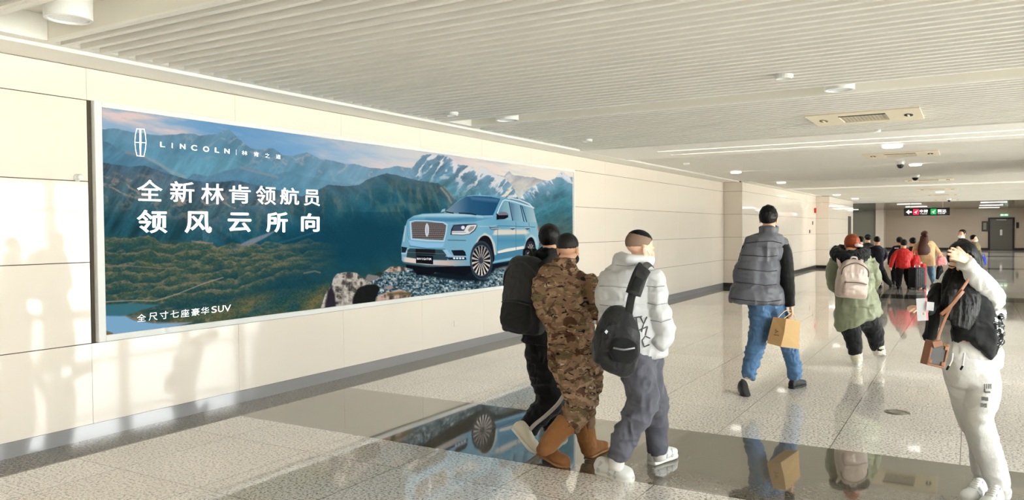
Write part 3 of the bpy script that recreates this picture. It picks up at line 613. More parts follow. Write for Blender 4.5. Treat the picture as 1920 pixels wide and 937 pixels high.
def glyph(ch, bold=0.0):
    cu = bpy.data.curves.new('g', 'FONT'); cu.body = ch; cu.size = 1; cu.offset = bold; cu.resolution_u = 6
    o_ = bpy.data.objects.new('g', cu); COL.objects.link(o_); dg = bpy.context.evaluated_depsgraph_get(); dg.update()
    m_ = o_.evaluated_get(dg).to_mesh(); v = np.array([(p.co.x, p.co.y) for p in m_.vertices]); fcs = [tuple(p.vertices) for p in m_.polygons]
    bpy.data.objects.remove(o_); bpy.data.curves.remove(cu)
    if len(v): v = (v-v.min(0))/np.maximum(v.max(0)-v.min(0), 1e-6)
    return v, fcs
def text_mesh(items, bold, place, slant=0):
    bm = B()
    for ch, (x0, y0, x1, y1) in items:
        v, fcs = glyph(ch, bold)
        if not len(v): continue
        vs = [bm.verts.new(place(x0+(x1-x0)*a, y1+(y0-y1)*b_+(a-.5)*slant)) for a, b_ in v]
        for f in fcs:
            try: bm.faces.new([vs[i] for i in f])
            except ValueError: pass
    return bm
M_LETTER = mat('white_print', (250, 250, 250), .6, emit=(255, 255, 255), es=.55, spec=.05)
pl = lambda x, y: tuple(art_pt(x, y, XW+.034))
L1 = [('全', (256.8, 336.8, 304.7, 376.7)), ('新', (318.8, 340, 364.4, 379.3)), ('林', (377.2, 344, 420, 382.4)), ('肯', (429.5, 346.5, 470, 381)), ('领', (479.7, 348.5, 517.3, 383.6)), ('航', (525, 352, 560.9, 383.6)), ('员', (569.8, 355.5, 600, 385.7))]
L2 = [('领', (256.3, 393.4, 314, 437)), ('风', (346, 396, 397.2, 437)), ('云', (427, 398.5, 471.2, 434.9)), ('所', (499, 397.3, 539.7, 435.6)), ('向', (564.4, 399.7, 599.2, 434.2))]
L3 = [('全', (257, 588.7, 273.8, 602.5)), ('尺', (278.8, 586, 295.4, 600.3)), ('寸', (299.6, 583, 315.4, 597.8)), ('七', (319.5, 581.7, 335.4, 595)), ('座', (339, 579.8, 354.8, 594.2)), ('豪', (359, 577.6, 374.2, 591.5)), ('华', (377, 575.4, 392, 589.2)), ('S', (396.7, 574, 406.4, 586)), ('U', (409, 572.6, 419.4, 584.5)), ('V', (420.3, 571.5, 433.3, 583.7))]
L4 = [('L', (300.1, 266.3, 309.3, 275.6)), ('I', (322, 268.1, 323.9, 277.4)), ('N', (337.3, 269.7, 347.8, 279.2)), ('C', (358.5, 271.7, 369.5, 282.1)), ('O', (380.8, 274.3, 392.3, 284.6)), ('L', (402.8, 276.8, 411, 286)), ('N', (420.8, 278.6, 430.7, 287.7))]
L5 = [('林', (453.3, 282.5, 464, 290.9)), ('肯', (475.6, 284.5, 485.3, 293.5)), ('之', (496.8, 287, 505.8, 295.8)), ('道', (517.3, 289.4, 526.3, 297.8))]
L6 = [(c, (781.8+3.1*i+(.9 if c == 'I' else 0), 483+.1*i, 784.2+3.1*i-(.9 if c == 'I' else 0), 486.6+.1*i)) for i, c in enumerate('NAVIGATOR')]
for nm, L, bo, sl, sh in (('headline_character', L1, .004, 1.5, .35), ('bold_headline_character', L2, .006, .6, .95), ('caption_character', L3, .002, -1.6, 0), ('name_letter', L4, .012, 1.2, .2), ('slogan_character', L5, .0, 1.2, 0)):
    for it in L:
        bm = text_mesh([it], bo, pl, sl)
        if sh:
            c_, (x0, y0, x1, y1) = it; bm.free(); bm = B()
            for k, (ax, ay) in enumerate(((0, 0), (1, 0), (-1, 0), (0, 1), (0, -1))):
                q_ = lambda x, y, k=k: tuple(art_pt(x, y, XW+.034+.0003*k))
                b2 = text_mesh([(c_, (x0+sh+ax*sh, y0+sh*.7+ay*sh*.7, x1-sh+ax*sh, y1-sh*.7+ay*sh*.7))], bo, q_, sl)
                m_ = bpy.data.meshes.new('x'); b2.to_mesh(m_); b2.free(); bm.from_mesh(m_); bpy.data.meshes.remove(m_)
        obj(nm, bm, M_LETTER, bb)
obj('plate_lettering', text_mesh(L6, 0, pl, 0), M_LETTER, bb)
bm = B()
def bstroke(pts, w):
    for a, b_ in zip(pts, pts[1:]):
        a = np.array(a, float); b_ = np.array(b_, float); t = (b_-a)/np.linalg.norm(b_-a); n_ = np.array([-t[1], t[0]])*w/2; a = a-t*w*.3; b_ = b_+t*w*.3
        bm.faces.new([bm.verts.new(pl(*p)) for p in (a+n_, a-n_, b_-n_, b_+n_)])
# star-and-oblong emblem: barrel outline with a four point cross
bar = [(256.4, 241.5), (254, 252), (252.9, 266), (254.3, 281), (257, 292), (269.8, 293), (272.4, 281), (273.9, 267), (272.6, 252), (270.3, 242), (256.4, 241.5)]
bstroke(bar, 1.5)
bm.faces.new([bm.verts.new(pl(*p)) for p in ((261.7, 242), (264.9, 242), (265.2, 266), (264.6, 292.6), (262.2, 292.6), (261.4, 266))])
bstroke([(253, 266.6), (273.6, 267.6)], 1.5)
obj('emblem', bm, M_LETTER, bb)
bm = B(); bstroke([(442.9, 280.4), (442.9, 290.1)], .5); obj('divider_line', bm, M_LETTER, bb)
# ---------------------------------------------------------------- figure builder
EP = np.array([0, 0, EYE]); FW = _f
def W(x, y, d): return EP+_ray(x, y)*d
def G(x, y, z=0.0):
    d = _ray(x, y); return EP+d*((z-EYE)/d[2])
def depth(p): return float((np.asarray(p)-EP)@FW)
def n3(a): a = np.asarray(a, float); return a/max(np.linalg.norm(a), 1e-9)
_T3 = rng.random((32, 32, 32))
def noise3(P, s):
    q = P*s+100.0; i = np.floor(q).astype(int); f = q-i; f = f*f*(3-2*f); r = 0
    for a in (0, 1):
        for b_ in (0, 1):
            for c in (0, 1):
                w = (f[:, 0] if a else 1-f[:, 0])*(f[:, 1] if b_ else 1-f[:, 1])*(f[:, 2] if c else 1-f[:, 2])
                r = r+w*_T3[(i[:, 0]+a) % 32, (i[:, 1]+b_) % 32, (i[:, 2]+c) % 32]
    return r
def catmull(rows, k):
    rows = [np.array(r, float) for r in rows]; n = len(rows); out = []
    for i in range(n-1):
        p0, p1, p2, p3 = rows[max(i-1, 0)], rows[i], rows[i+1], rows[min(i+2, n-1)]
        for j in range(k):
            t = j/k; out.append(.5*(2*p1+(p2-p0)*t+(2*p0-5*p1+4*p2-p3)*t*t+(3*p1-p0-3*p2+p3)*t**3))
    out.append(rows[-1]); return out
def loft(bm, rows, n=20, k=4, cap=True, nref=None, power=2.0):
    """rows: (point xyz, ra across the view, rb along it) -> closed tube"""
    R = catmull([np.r_[p, a, b_] for p, a, b_ in rows], k)
    P = [r[:3] for r in R]; rings = []; A0 = None
    for i, r in enumerate(R):
        T = n3(P[min(i+1, len(P)-1)]-P[max(i-1, 0)]); ref = FW if nref is None else n3(nref)
        A = np.cross(T, ref)
        if np.linalg.norm(A) < .15: A = A0 if A0 is not None else np.cross(T, CU)
        A = n3(A-T*(A@T))
        if A0 is not None and A@A0 < 0: A = -A
        A0 = A; Bv = np.cross(A, T); ring = []
        for j in range(n):
            t = 2*math.pi*j/n; c, s = math.cos(t), math.sin(t)
            c = math.copysign(abs(c)**(2/power), c); s = math.copysign(abs(s)**(2/power), s)
            ring.append(bm.verts.new(r[:3]+A*c*max(r[3], .001)+Bv*s*max(r[4], .001)))
        rings.append(ring)
    for a, b_ in zip(rings, rings[1:]):
        for j in range(n): bm.faces.new((a[j], a[(j+1) % n], b_[(j+1) % n], b_[j]))
    if cap:
        for ring, q, d in ((rings[0], R[0], n3(P[0]-P[1])), (rings[-1], R[-1], n3(P[-1]-P[-2]))):
            c = bm.verts.new(q[:3]+d*min(q[3], q[4])*(.45 if min(q[3], q[4]) < .035 else .08))
            for j in range(n): bm.faces.new((ring[j], ring[(j+1) % n], c))
def ellip(bm, c, ax, n=16):
    """ellipsoid with axis vectors ax (3 rows)"""
    c = np.asarray(c, float); ax = np.asarray(ax, float); rings = []
    for i in range(1, n//2):
        a = math.pi*i/(n//2); rings.append([bm.verts.new(c+ax[2]*math.cos(a)+math.sin(a)*(ax[0]*math.cos(2*math.pi*j/n)+ax[1]*math.sin(2*math.pi*j/n))) for j in range(n)])
    t, b_ = bm.verts.new(c+ax[2]), bm.verts.new(c-ax[2])
    for p, q in zip(rings, rings[1:]):
        for j in range(n): bm.faces.new((p[j], p[(j+1) % n], q[(j+1) % n], q[j]))
    for j in range(n): bm.faces.new((t, rings[0][j], rings[0][(j+1) % n])); bm.faces.new((b_, rings[-1][j], rings[-1][(j+1) % n]))
def finish(name, bm, m, parent, voxel=.008, smooth=2, disp=None, keep=False):
    """weld the closed pieces into one continuous surface, relax it, then fold it"""
    bmesh.ops.recalc_face_normals(bm, faces=bm.faces[:])
    me = bpy.data.meshes.new('t'); bm.to_mesh(me); bm.free(); o = bpy.data.objects.new('t', me); COL.objects.link(o)
    r = o.modifiers.new('r', 'REMESH'); r.mode = 'VOXEL'; r.voxel_size = voxel
    if smooth: s = o.modifiers.new('s', 'SMOOTH'); s.factor = .6; s.iterations = smooth
    dg = bpy.context.evaluated_depsgraph_get(); dg.update()
    me2 = bpy.data.meshes.new_from_object(o.evaluated_get(dg)); bpy.data.objects.remove(o); bpy.data.meshes.remove(me)
    me2.name = name
    if disp is not None:
        nv_ = len(me2.vertices); co = np.empty(nv_*3, np.float32); me2.vertices.foreach_get('co', co); co = co.reshape(-1, 3).astype(float)
        nn = np.empty(nv_*3, np.float32); me2.vertex_normals.foreach_get('vector', nn); nn = nn.reshape(-1, 3)
        co = co+nn*disp(co)[:, None]; me2.vertices.foreach_set('co', co.astype(np.float32).ravel()); me2.update()
    me2.materials.clear()
    me2.materials.append(m); me2.shade_smooth()
    o = bpy.data.objects.new(name, me2); COL.objects.link(o)
    if parent: o.parent = parent; o.matrix_parent_inverse = Matrix.Translation(-Vector(parent.location))
    return o
from mathutils.bvhtree import BVHTree
def on_surface(o, x, y, off=.003):
    """point on the front of a garment under an artwork coordinate"""
    if 'bvh' not in _BV or _BV['o'] is not o: _BV['o'] = o; _BV['bvh'] = BVHTree.FromPolygons([v.co for v in o.data.vertices], [tuple(p.vertices) for p in o.data.polygons])
    d = n3(_ray(x, y)); h_ = _BV['bvh'].ray_cast(Vector(EP), Vector(d))
    return None if h_[0] is None else np.array(h_[0])-d*off
_BV = {}
def folds(amp=.006, s=9, stretch=(1, 1, 1.8), seed=0):
    S = np.array(stretch)
    def f(P):
        Q = P+.06*np.stack([noise3(P+seed, 5), noise3(P+seed+7, 5), noise3(P+seed+13, 5)], -1)
        a = 1-abs(2*noise3(Q*S+seed, s)-1); b_ = 1-abs(2*noise3(Q*S[::-1]+seed+3, s*2.1)-1)
        return amp*((a-.5)+.5*(b_-.5))*1.6
    return f
def quilt(levels, amp=.012, tilt=(0, 0), extra=None):
    lv = np.array(sorted(levels))
    def f(P):
        z = P[:, 2]+tilt[0]*(P[:, 0])+tilt[1]*P[:, 1]; dmin = np.min(np.abs(z[:, None]-lv[None]), 1)
        r = amp*(np.clip(dmin/.055, 0, 1)**.5-.75)
        return r+(extra(P) if extra else 0)
    return f

class Person:
    def __init__(s, label, d, foot, cat='person', name='person', group=None):
        s.d = d; s.root = thing(name, label, cat, tuple(foot), group); s.g = {}; s.body = B()
    def bm(s, part):
        if part not in s.g: s.g[part] = B()
        return s.g[part]
    def rows(s, pts, k=1.0):
        out = []
        for q in pts:
            x, y, dd, rx = q[:4]; rz = q[4] if len(q) > 4 else rx; d = s.d+dd; m = d/F_PX
            out.append((W(x, y, d), rx*m*k, rz*m*k))
        return out
    def tube(s, part, pts, body=.78, n=20, k=4, power=2.0):
        loft(s.bm(part), s.rows(pts), n, k, power=power)
        if body: loft(s.body, s.rows(pts, body), 14, 3)
    def skin(s, pts, n=14, k=3): loft(s.body, s.rows(pts), n, k)
    def done(s, part, m, voxel=.008, smooth=2, disp=None, label=None):
        o = finish(part, s.g.pop(part), m, s.root, voxel, smooth, disp)
        if label: o['label'] = label
        return o
    def finish_body(s, m, voxel=.006): return finish('body', s.body, m, s.root, voxel, 2)
    # head: c = px of the middle of the head, H = px height chin to crown, face = (right, away) direction, nod
    def head(s, c, H, face=(0, 1), nod=0.0, roll=0.0, dd=0.0, ears=True):
        d = s.d+dd; h = H*d/F_PX; o = W(c[0], c[1], d)
        up0 = np.array([0, 0, 1.0]); rgt = n3([CR[0], CR[1], 0]); awy = n3(np.cross(up0, rgt))
        fr = n3(rgt*face[0]+awy*face[1]); sd = np.cross(fr, up0)
        fr2 = n3(fr*math.cos(nod)-up0*math.sin(nod)); up = np.cross(sd, fr2)
        sd2 = n3(sd*math.cos(roll)+up*math.sin(roll)); up = np.cross(sd2, fr2)
        s.hf = (o, sd2, fr2, up, h)
        L = lambda x, y, z: o+sd2*x*h+fr2*y*h+up*(z-.5)*h
        s.L = L; E = lambda x, y, z, a, b_, c_: ellip(s.body, L(x, y, z), [sd2*a*h, fr2*b_*h, up*c_*h], 18)
        E(0, -.07, .63, .325, .415, .365); E(0, .10, .42, .27, .30, .33); E(0, .17, .20, .19, .20, .15); E(0, .28, .11, .10, .09, .09)
        E(0, .30, .58, .22, .12, .07); E(0, .37, .36, .085, .10, .10); E(0, .395, .22, .085, .06, .035)
        loft(s.body, [(L(0, .40, .56), .03*h, .04*h), (L(0, .45, .46), .04*h, .05*h), (L(0, .49, .38), .055*h, .06*h), (L(0, .44, .34), .05*h, .04*h)], 10, 2)
        for q in (-1, 1):
            E(q*.15, .33, .40, .10, .09, .09)
            if ears: E(q*.335, .0, .44, .035, .085, .135); E(q*.35, -.04, .50, .03, .07, .07)
        return s
    def cap(s, part='hair', k=1.07, front=.30, low=.36, sidelow=.40, n=84, rough=.012, lift=.0, back=-.07, face_in=.86):
        """hair following the skull: direction-dependent shell, tucked under the skin over the face"""
        o, sd, fr, up, h = s.hf; bm = s.bm(part); vs = []
        for i in range(n//2+1):
            a = math.pi*i/(n//2); row = []
            for j in range(n):
                t = 2*math.pi*j/n; x, y, z = math.sin(a)*math.cos(t), math.sin(a)*math.sin(t), math.cos(a)
                yy = y*.415-.07; zz = z*(.365+lift)+.63
                lim = sidelow if y < .55 else .72
                bk = max(0, -y); lim = lim*(1-bk)+low*bk
                if y > .2: lim = max(lim, sidelow+(y-.2)/.5*(.74-sidelow)) if y < .7 else .80-front*.0
                kk = k*(1+rough*math.sin(17*t+5*math.cos(9*a))) if zz > lim else face_in
                row.append(bm.verts.new(s.L(x*.325*kk, y*.415*kk+back, .63+z*(.365+lift)*kk)))
            vs.append(row)
        for p, q in zip(vs, vs[1:]):
            for j in range(n): bm.faces.new((p[j], p[(j+1) % n], q[(j+1) % n], q[j]))
        bmesh.ops.remove_doubles(bm, verts=vs[0]+vs[-1], dist=1e-6)
        return s
    def hand(s, wrist, d, nrm, size=.18, curl=.3, spread=.12, thumb=1, part=None):
        """wrist: world point, d: pointing direction, nrm: back-of-hand normal; palm, four fingers, thumb"""
        bm = s.body if part is None else s.bm(part); d = n3(d); nrm = n3(np.asarray(nrm)-d*(np.asarray(nrm)@d)); sd = np.cross(d, nrm); w = np.asarray(wrist); k = size/.18
        loft(bm, [(w-d*.02*k, .024*k, .018*k), (w+d*.01*k, .026*k, .018*k), (w+d*.05*k, .037*k, .016*k), (w+d*.085*k, .040*k, .014*k), (w+d*.1*k, .036*k, .011*k)], 12, 2, nref=nrm)
        for i, ln in enumerate((.068, .078, .073, .056)):
            off = (i-1.5)*.0205*k; q = w+d*(.088-.004*abs(i-1.3))*k+sd*off; a = (i-1.5)*spread; cd = n3(d*math.cos(a)+sd*math.sin(a)); pts = [(q, .0095*k, .0095*k)]; c = curl*.5
            for seg in (.45, .32, .25):
                cd = n3(cd*math.cos(c)-nrm*math.sin(c)); q = q+cd*ln*seg*k; pts.append((q, .0088*k, .0085*k)); c = curl
            loft(bm, pts, 10, 2, nref=nrm)
        t0 = w+d*.025*k+sd*thumb*-.03*k; td = n3(d*.7-sd*thumb*.7-nrm*.25); loft(bm, [(t0, .015*k, .014*k), (t0+td*.035*k, .0125*k, .012*k), (t0+td*.035*k+n3(td+d*.5)*.028*k, .0105*k, .01*k)], 10, 2, nref=nrm)

def shoe(root, heel, toe, mu, ms, L=None, w=.1, hgt=.085, name='shoe', up=None, sole=.026, laces=None, chunky=1.0):
    heel = np.asarray(heel, float); toe = np.asarray(toe, float); ln = np.linalg.norm(toe-heel); fr = n3(toe-heel); up = n3((np.array([0, 0, 1.0]) if up is None else np.asarray(up))-0); up = n3(up-fr*(up@fr)); sd = np.cross(fr, up)
    if L: ln = L; 
    st = [(0, .30, .55), (.06, .36, .85), (.18, .38, 1.0), (.34, .38, .98), (.5, .42, .80), (.66, .48, .62), (.82, .47, .52), (.93, .36, .42), (1.0, .15, .25)]
    def build(lo, hi_f, wk, dz=0):
        bm = B(); rings = []
        for s_, ww, hh in catmull([np.array(q) for q in st], 3):
            c = heel+fr*ln*s_; hw = ww*w*wk; z0 = lo; z1 = hi_f(s_, hh); ring = []
            for j in range(16):
                t = 2*math.pi*j/16; cx, cz = math.cos(t), math.sin(t); cx = math.copysign(abs(cx)**.7, cx); cz = math.copysign(abs(cz)**.7, cz)
                narrow = 1-.35*max(0, cz)*(hh > .6)
                ring.append(bm.verts.new(c+sd*cx*hw*narrow+up*((z0+z1)/2+cz*(z1-z0)/2)))
            rings.append(ring)
        for a, b_ in zip(rings, rings[1:]):
            for j in range(16): bm.faces.new((a[j], a[(j+1) % 16], b_[(j+1) % 16], b_[j]))
        bm.faces.new(rings[0]); bm.faces.new(rings[-1]); return bm
    o = obj(name, build(sole*.6, lambda s_, h: sole+h*hgt, 1.0), mu, root, True)
    so = obj('sole', build(0, lambda s_, h: sole*(1.15 if s_ > .5 else 1.0)*chunky, 1.1), ms, o, True)
    if name == 'trainer':
        for a0, a1 in ((.10, .26), (.44, .52), (.62, .70)):
            bm = B()
            for q in (-1, 1):
                pts = []
                for t_ in (0, .35, .7, 1.0):
                    s_ = a0+(a1-a0)*t_; hh = np.interp(s_, [v[0] for v in st], [v[2] for v in st]); ww = np.interp(s_, [v[0] for v in st], [v[1] for v in st])
                    pts.append((heel+fr*ln*s_+sd*q*ww*w*(1.02-.34*t_**2)+up*(sole*.9+(hh*hgt)*t_*.92), .012, .002))
                loft(bm, pts, 8, 3, nref=sd)
            obj('side_panel', bm, M_PANG, o, True)
    if laces:
        bm = B()
        for k_ in range(5):
            s_ = .36+k_*.07; hh = np.interp(s_, [q[0] for q in st], [q[2] for q in st]); c = heel+fr*ln*s_+up*(sole+hh*hgt+.001); a = .022
            loft(bm, [(c-sd*a, .003, .003), (c+up*.003, .003, .003), (c+sd*a, .003, .003)], 6, 2)
        obj('laces', bm, laces, o, True)
    return o
def strap(name, pts, wid, thick, m, parent, nrm=None):
    """flat band through world points"""
    bm = B(); loft(bm, [(p, wid/2, thick/2) for p in pts], 12, 5, power=4.0, nref=nrm); return obj(name, bm, m, parent, True)

def fabric(name, c, rough=.8, bump=.25, scale=40, var=.06, sheen=.1, spec=.3, wr=.55):
    m = mat(name, c, rough, spec=spec, bump=bump, bscale=scale, var=var, vscale=9, sheen=sheen); n = m.node_tree.nodes; l = m.node_tree.links
    wrinkle(m, wr); return m
def wrinkle(m, wr=.55, sc=7):
    n = m.node_tree.nodes; l = m.node_tree.links; b = n['Principled BSDF']; t = n.new('ShaderNodeTexCoord'); mp = n.new('ShaderNodeMapping'); mp.inputs['Scale'].default_value = (1, 1, 1.6); mp.inputs['Rotation'].default_value = (.5, .4, 0)
    x = n.new('ShaderNodeTexNoise'); x.noise_type = 'RIDGED_MULTIFRACTAL'; x.inputs['Scale'].default_value = sc; x.inputs['Detail'].default_value = 3; x.inputs['Distortion'].default_value = .6
    bp = n.new('ShaderNodeBump'); bp.inputs['Strength'].default_value = wr; bp.inputs['Distance'].default_value = .03
    l.new(t.outputs['Object'], mp.inputs[0]); l.new(mp.outputs[0], x.inputs['Vector']); l.new(x.outputs[0], bp.inputs['Height'])
    old = b.inputs['Normal'].links
    if old: l.new(old[0].from_socket, bp.inputs['Normal'])
    l.new(bp.outputs[0], b.inputs['Normal'])
M_PANG = mat('grey_mesh_panel', (192, 194, 198), .6)
M_SKIN = mat('skin', (226, 176, 146), .5, spec=.35, var=.04, vscale=14)
M_SKIN2 = mat('skin_pale', (236, 194, 166), .5, spec=.35, var=.04, vscale=14)
def hairmat(name, c, rough=.45):
    m = mat(name, c, rough, spec=.25); n = m.node_tree.nodes; l = m.node_tree.links; t = n.new('ShaderNodeTexCoord'); mp = n.new('ShaderNodeMapping'); mp.inputs['Scale'].default_value = (1, 1, .12)
    x = n.new('ShaderNodeTexNoise'); x.inputs['Scale'].default_value = 160; bp = n.new('ShaderNodeBump'); bp.inputs['Strength'].default_value = .8; bp.inputs['Distance'].default_value = .004
    l.new(t.outputs['Object'], mp.inputs[0]); l.new(mp.outputs[0], x.inputs['Vector']); l.new(x.outputs[0], bp.inputs['Height']); l.new(bp.outputs[0], n['Principled BSDF'].inputs['Normal']); return m
M_HAIR = hairmat('black_hair', (13, 11, 11)); M_MASK = mat('white_mask', (238, 240, 242), .7); M_BMASK = fabric('black_mask', (20, 20, 22))
def along(px, ref, L, far=False):
    """point on the view line through px at distance L from ref (nearer or farther root)"""
    r = _ray(*px); q = EP-np.asarray(ref); a = r@r; b_ = 2*r@q; c = q@q-L*L; D = max(b_*b_-4*a*c, 0); t = (-b_+(1 if far else -1)*math.sqrt(D))/(2*a); return EP+r*t
M_CAMO = bpy.data.materials.new('camouflage_cloth'); M_CAMO.use_nodes = True
def _camo(m):
    n = m.node_tree.nodes; l = m.node_tree.links; b = n['Principled BSDF']; b.inputs['Roughness'].default_value = .85; b.inputs['Specular IOR Level'].default_value = .2
    t = n.new('ShaderNodeTexCoord'); prev = None
    base = lin((128, 100, 78)); last = None
    for i, (sc, th, col, st, off) in enumerate([(6, .52, (150, 122, 96), 1.5, 0), (8, .56, (102, 88, 62), 1.6, 5), (9, .57, (86, 60, 44), 1.7, 9), (14, .62, (38, 28, 26), 2.6, 3), (18, .66, (186, 160, 136), 2.4, 12)]):
        mp = n.new('ShaderNodeMapping'); mp.inputs['Scale'].default_value = (1, 1, st); mp.inputs['Location'].default_value = (off, off*.7, off*1.3)
        x = n.new('ShaderNodeTexNoise'); x.inputs['Scale'].default_value = sc; x.inputs['Detail'].default_value = 3; x.inputs['Distortion'].default_value = 1.1
        r = n.new('ShaderNodeValToRGB'); r.color_ramp.elements[0].position = th; r.color_ramp.elements[0].color = (0, 0, 0, 1); r.color_ramp.elements[1].position = th+.012; r.color_ramp.elements[1].color = (1, 1, 1, 1)
        mx = n.new('ShaderNodeMixRGB'); mx.inputs[2].default_value = (*lin(col), 1)
        l.new(t.outputs['Object'], mp.inputs[0]); l.new(mp.outputs[0], x.inputs['Vector']); l.new(x.outputs[0], r.inputs[0]); l.new(r.outputs[0], mx.inputs[0])
        if last is None: mx.inputs[1].default_value = (*base, 1)
        else: l.new(last, mx.inputs[1])
        last = mx.outputs[0]
    l.new(last, b.inputs['Base Color'])
_camo(M_CAMO); wrinkle(M_CAMO, .7)
MK = fabric('black_cloth', (17, 17, 18)); MKB = fabric('black_nylon', (26, 26, 28), .5, bump=.4, scale=60); MPUFF = fabric('white_nylon', (206, 206, 208), .5, bump=.12, scale=12)
MGREY = fabric('slate_trousers', (88, 88, 98), .7); MSUEDE = fabric('tan_suede', (136, 90, 50), .9, bump=.35, scale=50, var=.12); MWSHOE = mat('white_trainer', (232, 232, 230), .5); MCREAM = fabric('cream_canvas', (214, 206, 188))
MSOLE = mat('white_sole', (226, 224, 218), .5); MBSOLE = mat('dark_sole', (30, 30, 32), .6); MTSOLE = mat('tan_sole', (140, 96, 52), .7)
MVEST = fabric('grey_nylon', (94, 94, 102), .62, bump=.12, scale=14, spec=.5); MDEN = fabric('blue_denim', (76, 110, 146), .8, bump=.2, scale=120, var=.16); MOLIVE = fabric('olive_nylon', (122, 126, 98), .5, bump=.1, scale=14, spec=.5)
MKRAFT = mat('kraft_paper', (222, 190, 138), .75, bump=.1, bscale=20); MGOLD = fabric('champagne_nylon', (184, 164, 152), .35, bump=.1, scale=12, spec=.6)

# ---- man in black with rucksack
A = Person('person in black coat and trousers with a black backpack, walking behind the camouflage clothes', 5.88, G(1030, 828))
A.head((1031, 449), 56, (.35, .94), .15); A.cap(k=1.1, low=.22, sidelow=.34)
A.skin([(1031, 462, 0, 14), (1030, 482, 0, 16)])
A.tube('coat', [(1031, 472, 0, 17, 17), (1030, 480, 0, 28, 20), (1024, 492, 0, 38, 26), (1022, 520, 0, 42, 30), (1022, 580, 0, 42, 32), (1022, 634, 0, 43, 34), (1022, 642, 0, 42, 33)])
A.tube('coat', [(1002, 490, -.02, 14), (996, 530, -.02, 16), (1002, 575, .02, 14), (1020, 600, .12, 12)])
A.tube('coat', [(1052, 490, .05, 14), (1060, 540, .1, 15), (1056, 590, .15, 12)])
A.tube('coat', [(1018, 470, .02, 9), (1028, 473, -.06, 8), (1044, 470, .02, 8)], body=0)
A.tube('trousers', [(1022, 630, 0, 38, 30), (1016, 660, 0, 30, 28), (1024, 705, 0, 29), (1034, 742, 0, 26), (1012, 776, -.03, 21), (990, 803, -.06, 17)])
A.tube('trousers', [(1024, 630, .05, 34, 30), (1032, 665, .05, 29), (1040, 720, .1, 25), (1038, 765, .12, 20), (1036, 808, .12, 17)])
tp = G(1004, 853); hp = along((962, 803), tp, .27, True)
shoe(A.root, hp, tp, MCREAM, MSOLE, w=.105, hgt=.085, up=[.3, .1, .95], name='shoe')
shoe(A.root, G(1028, 826), G(1052, 815), MCREAM, MSOLE, L=.27, name='shoe')
A.done('coat', MK, disp=folds(.010, 9)); A.done('trousers', MK, disp=folds(.014, 9))
A.done('hair', M_HAIR, .006, 1, disp=folds(.002, 30)); A.finish_body(M_SKIN)
strap('side_stripe', [W(1058, 738, 5.74), W(1045, 758, 5.72), W(1022, 780, 5.72), W(1002, 796, 5.72), W(988, 812, 5.74)], .028, .02, mat('grey_stripe', (196, 192, 184), .7), A.root, nrm=FW)
def backpack(label, c, w, h, dp, back, m, m2, tilt=0, grp=None, cat='backpack', straps=None, pocket=True, top=1.0):
    """c: world centre, back: direction pointing away from the wearer's back"""
    t = thing('backpack', label, cat, tuple(c), grp); bk = n3(back); up = n3(np.array([0, 0, 1.0])-bk*bk[2]); sd = np.cross(up, bk)
    if tilt: up, sd = up*math.cos(tilt)+sd*math.sin(tilt), sd*math.cos(tilt)-up*math.sin(tilt)
    L = lambda x, y, z: np.asarray(c)+sd*x*w+bk*y*dp+up*z*h
    bm = B(); loft(bm, [(L(0, 0, -.5), w*.36, dp*.3), (L(0, 0, -.47), w*.47, dp*.46), (L(0, 0, -.3), w*.5, dp*.52), (L(0, 0, 0), w*.49, dp*.5), (L(0, -.03, .3), w*.44, dp*.44), (L(0, -.06, .44), w*.34*top, dp*.34), (L(0, -.08, .5), w*.2*top, dp*.2)], 28, 3, nref=bk, power=3.2)
    finish('bag_body', bm, m, t, .009, 2, folds(.006, 8))
    if pocket:
        bm = B(); loft(bm, [(L(0, .46, -.44), w*.3, dp*.12), (L(0, .52, -.36), w*.38, dp*.2), (L(0, .53, -.18), w*.38, dp*.2), (L(0, .47, -.06), w*.33, dp*.1)], 24, 3, nref=bk, power=3.5)
        finish('front_pocket', bm, m2, t, .008, 2, folds(.004, 10))
        strap('zip', [L(-.36, .62, -.10), L(0, .69, -.075), L(.36, .62, -.10)], .008, .006, MBSOLE, t, nrm=bk)
        strap('zip', [L(-.44, .34, .1), L(-.38, .36, .3), L(0, .36, .44), L(.38, .36, .3), L(.44, .34, .1)], .008, .012, MBSOLE, t, nrm=bk)
    strap('carry_handle', [L(-.1, -.1, .47), L(-.08, -.05, .58), L(.08, -.05, .58), L(.1, -.1, .47)], .02, .008, m2, t, nrm=bk)
    for pts in (straps or []): strap('shoulder_strap', pts, .045, .014, m2, t, nrm=FW)
    return t
hd = np.array([CR[0], CR[1], 0]); aw = n3([FW[0], FW[1], 0])
bkA = -(hd*.55+aw*.83); cA = W(984, 552, 5.72)
backpack('black backpack on the back of the person in the black coat', cA, .33, .56, .20, bkA, MKB, MK, tilt=.06, top=1.1,
         straps=[[W(978, 498, 5.7), W(992, 484, 5.74), W(1004, 479, 5.82), W(1012, 484, 5.9)], [W(1000, 510, 5.62), W(1022, 492, 5.62), W(1040, 480, 5.72), W(1048, 486, 5.86)]])

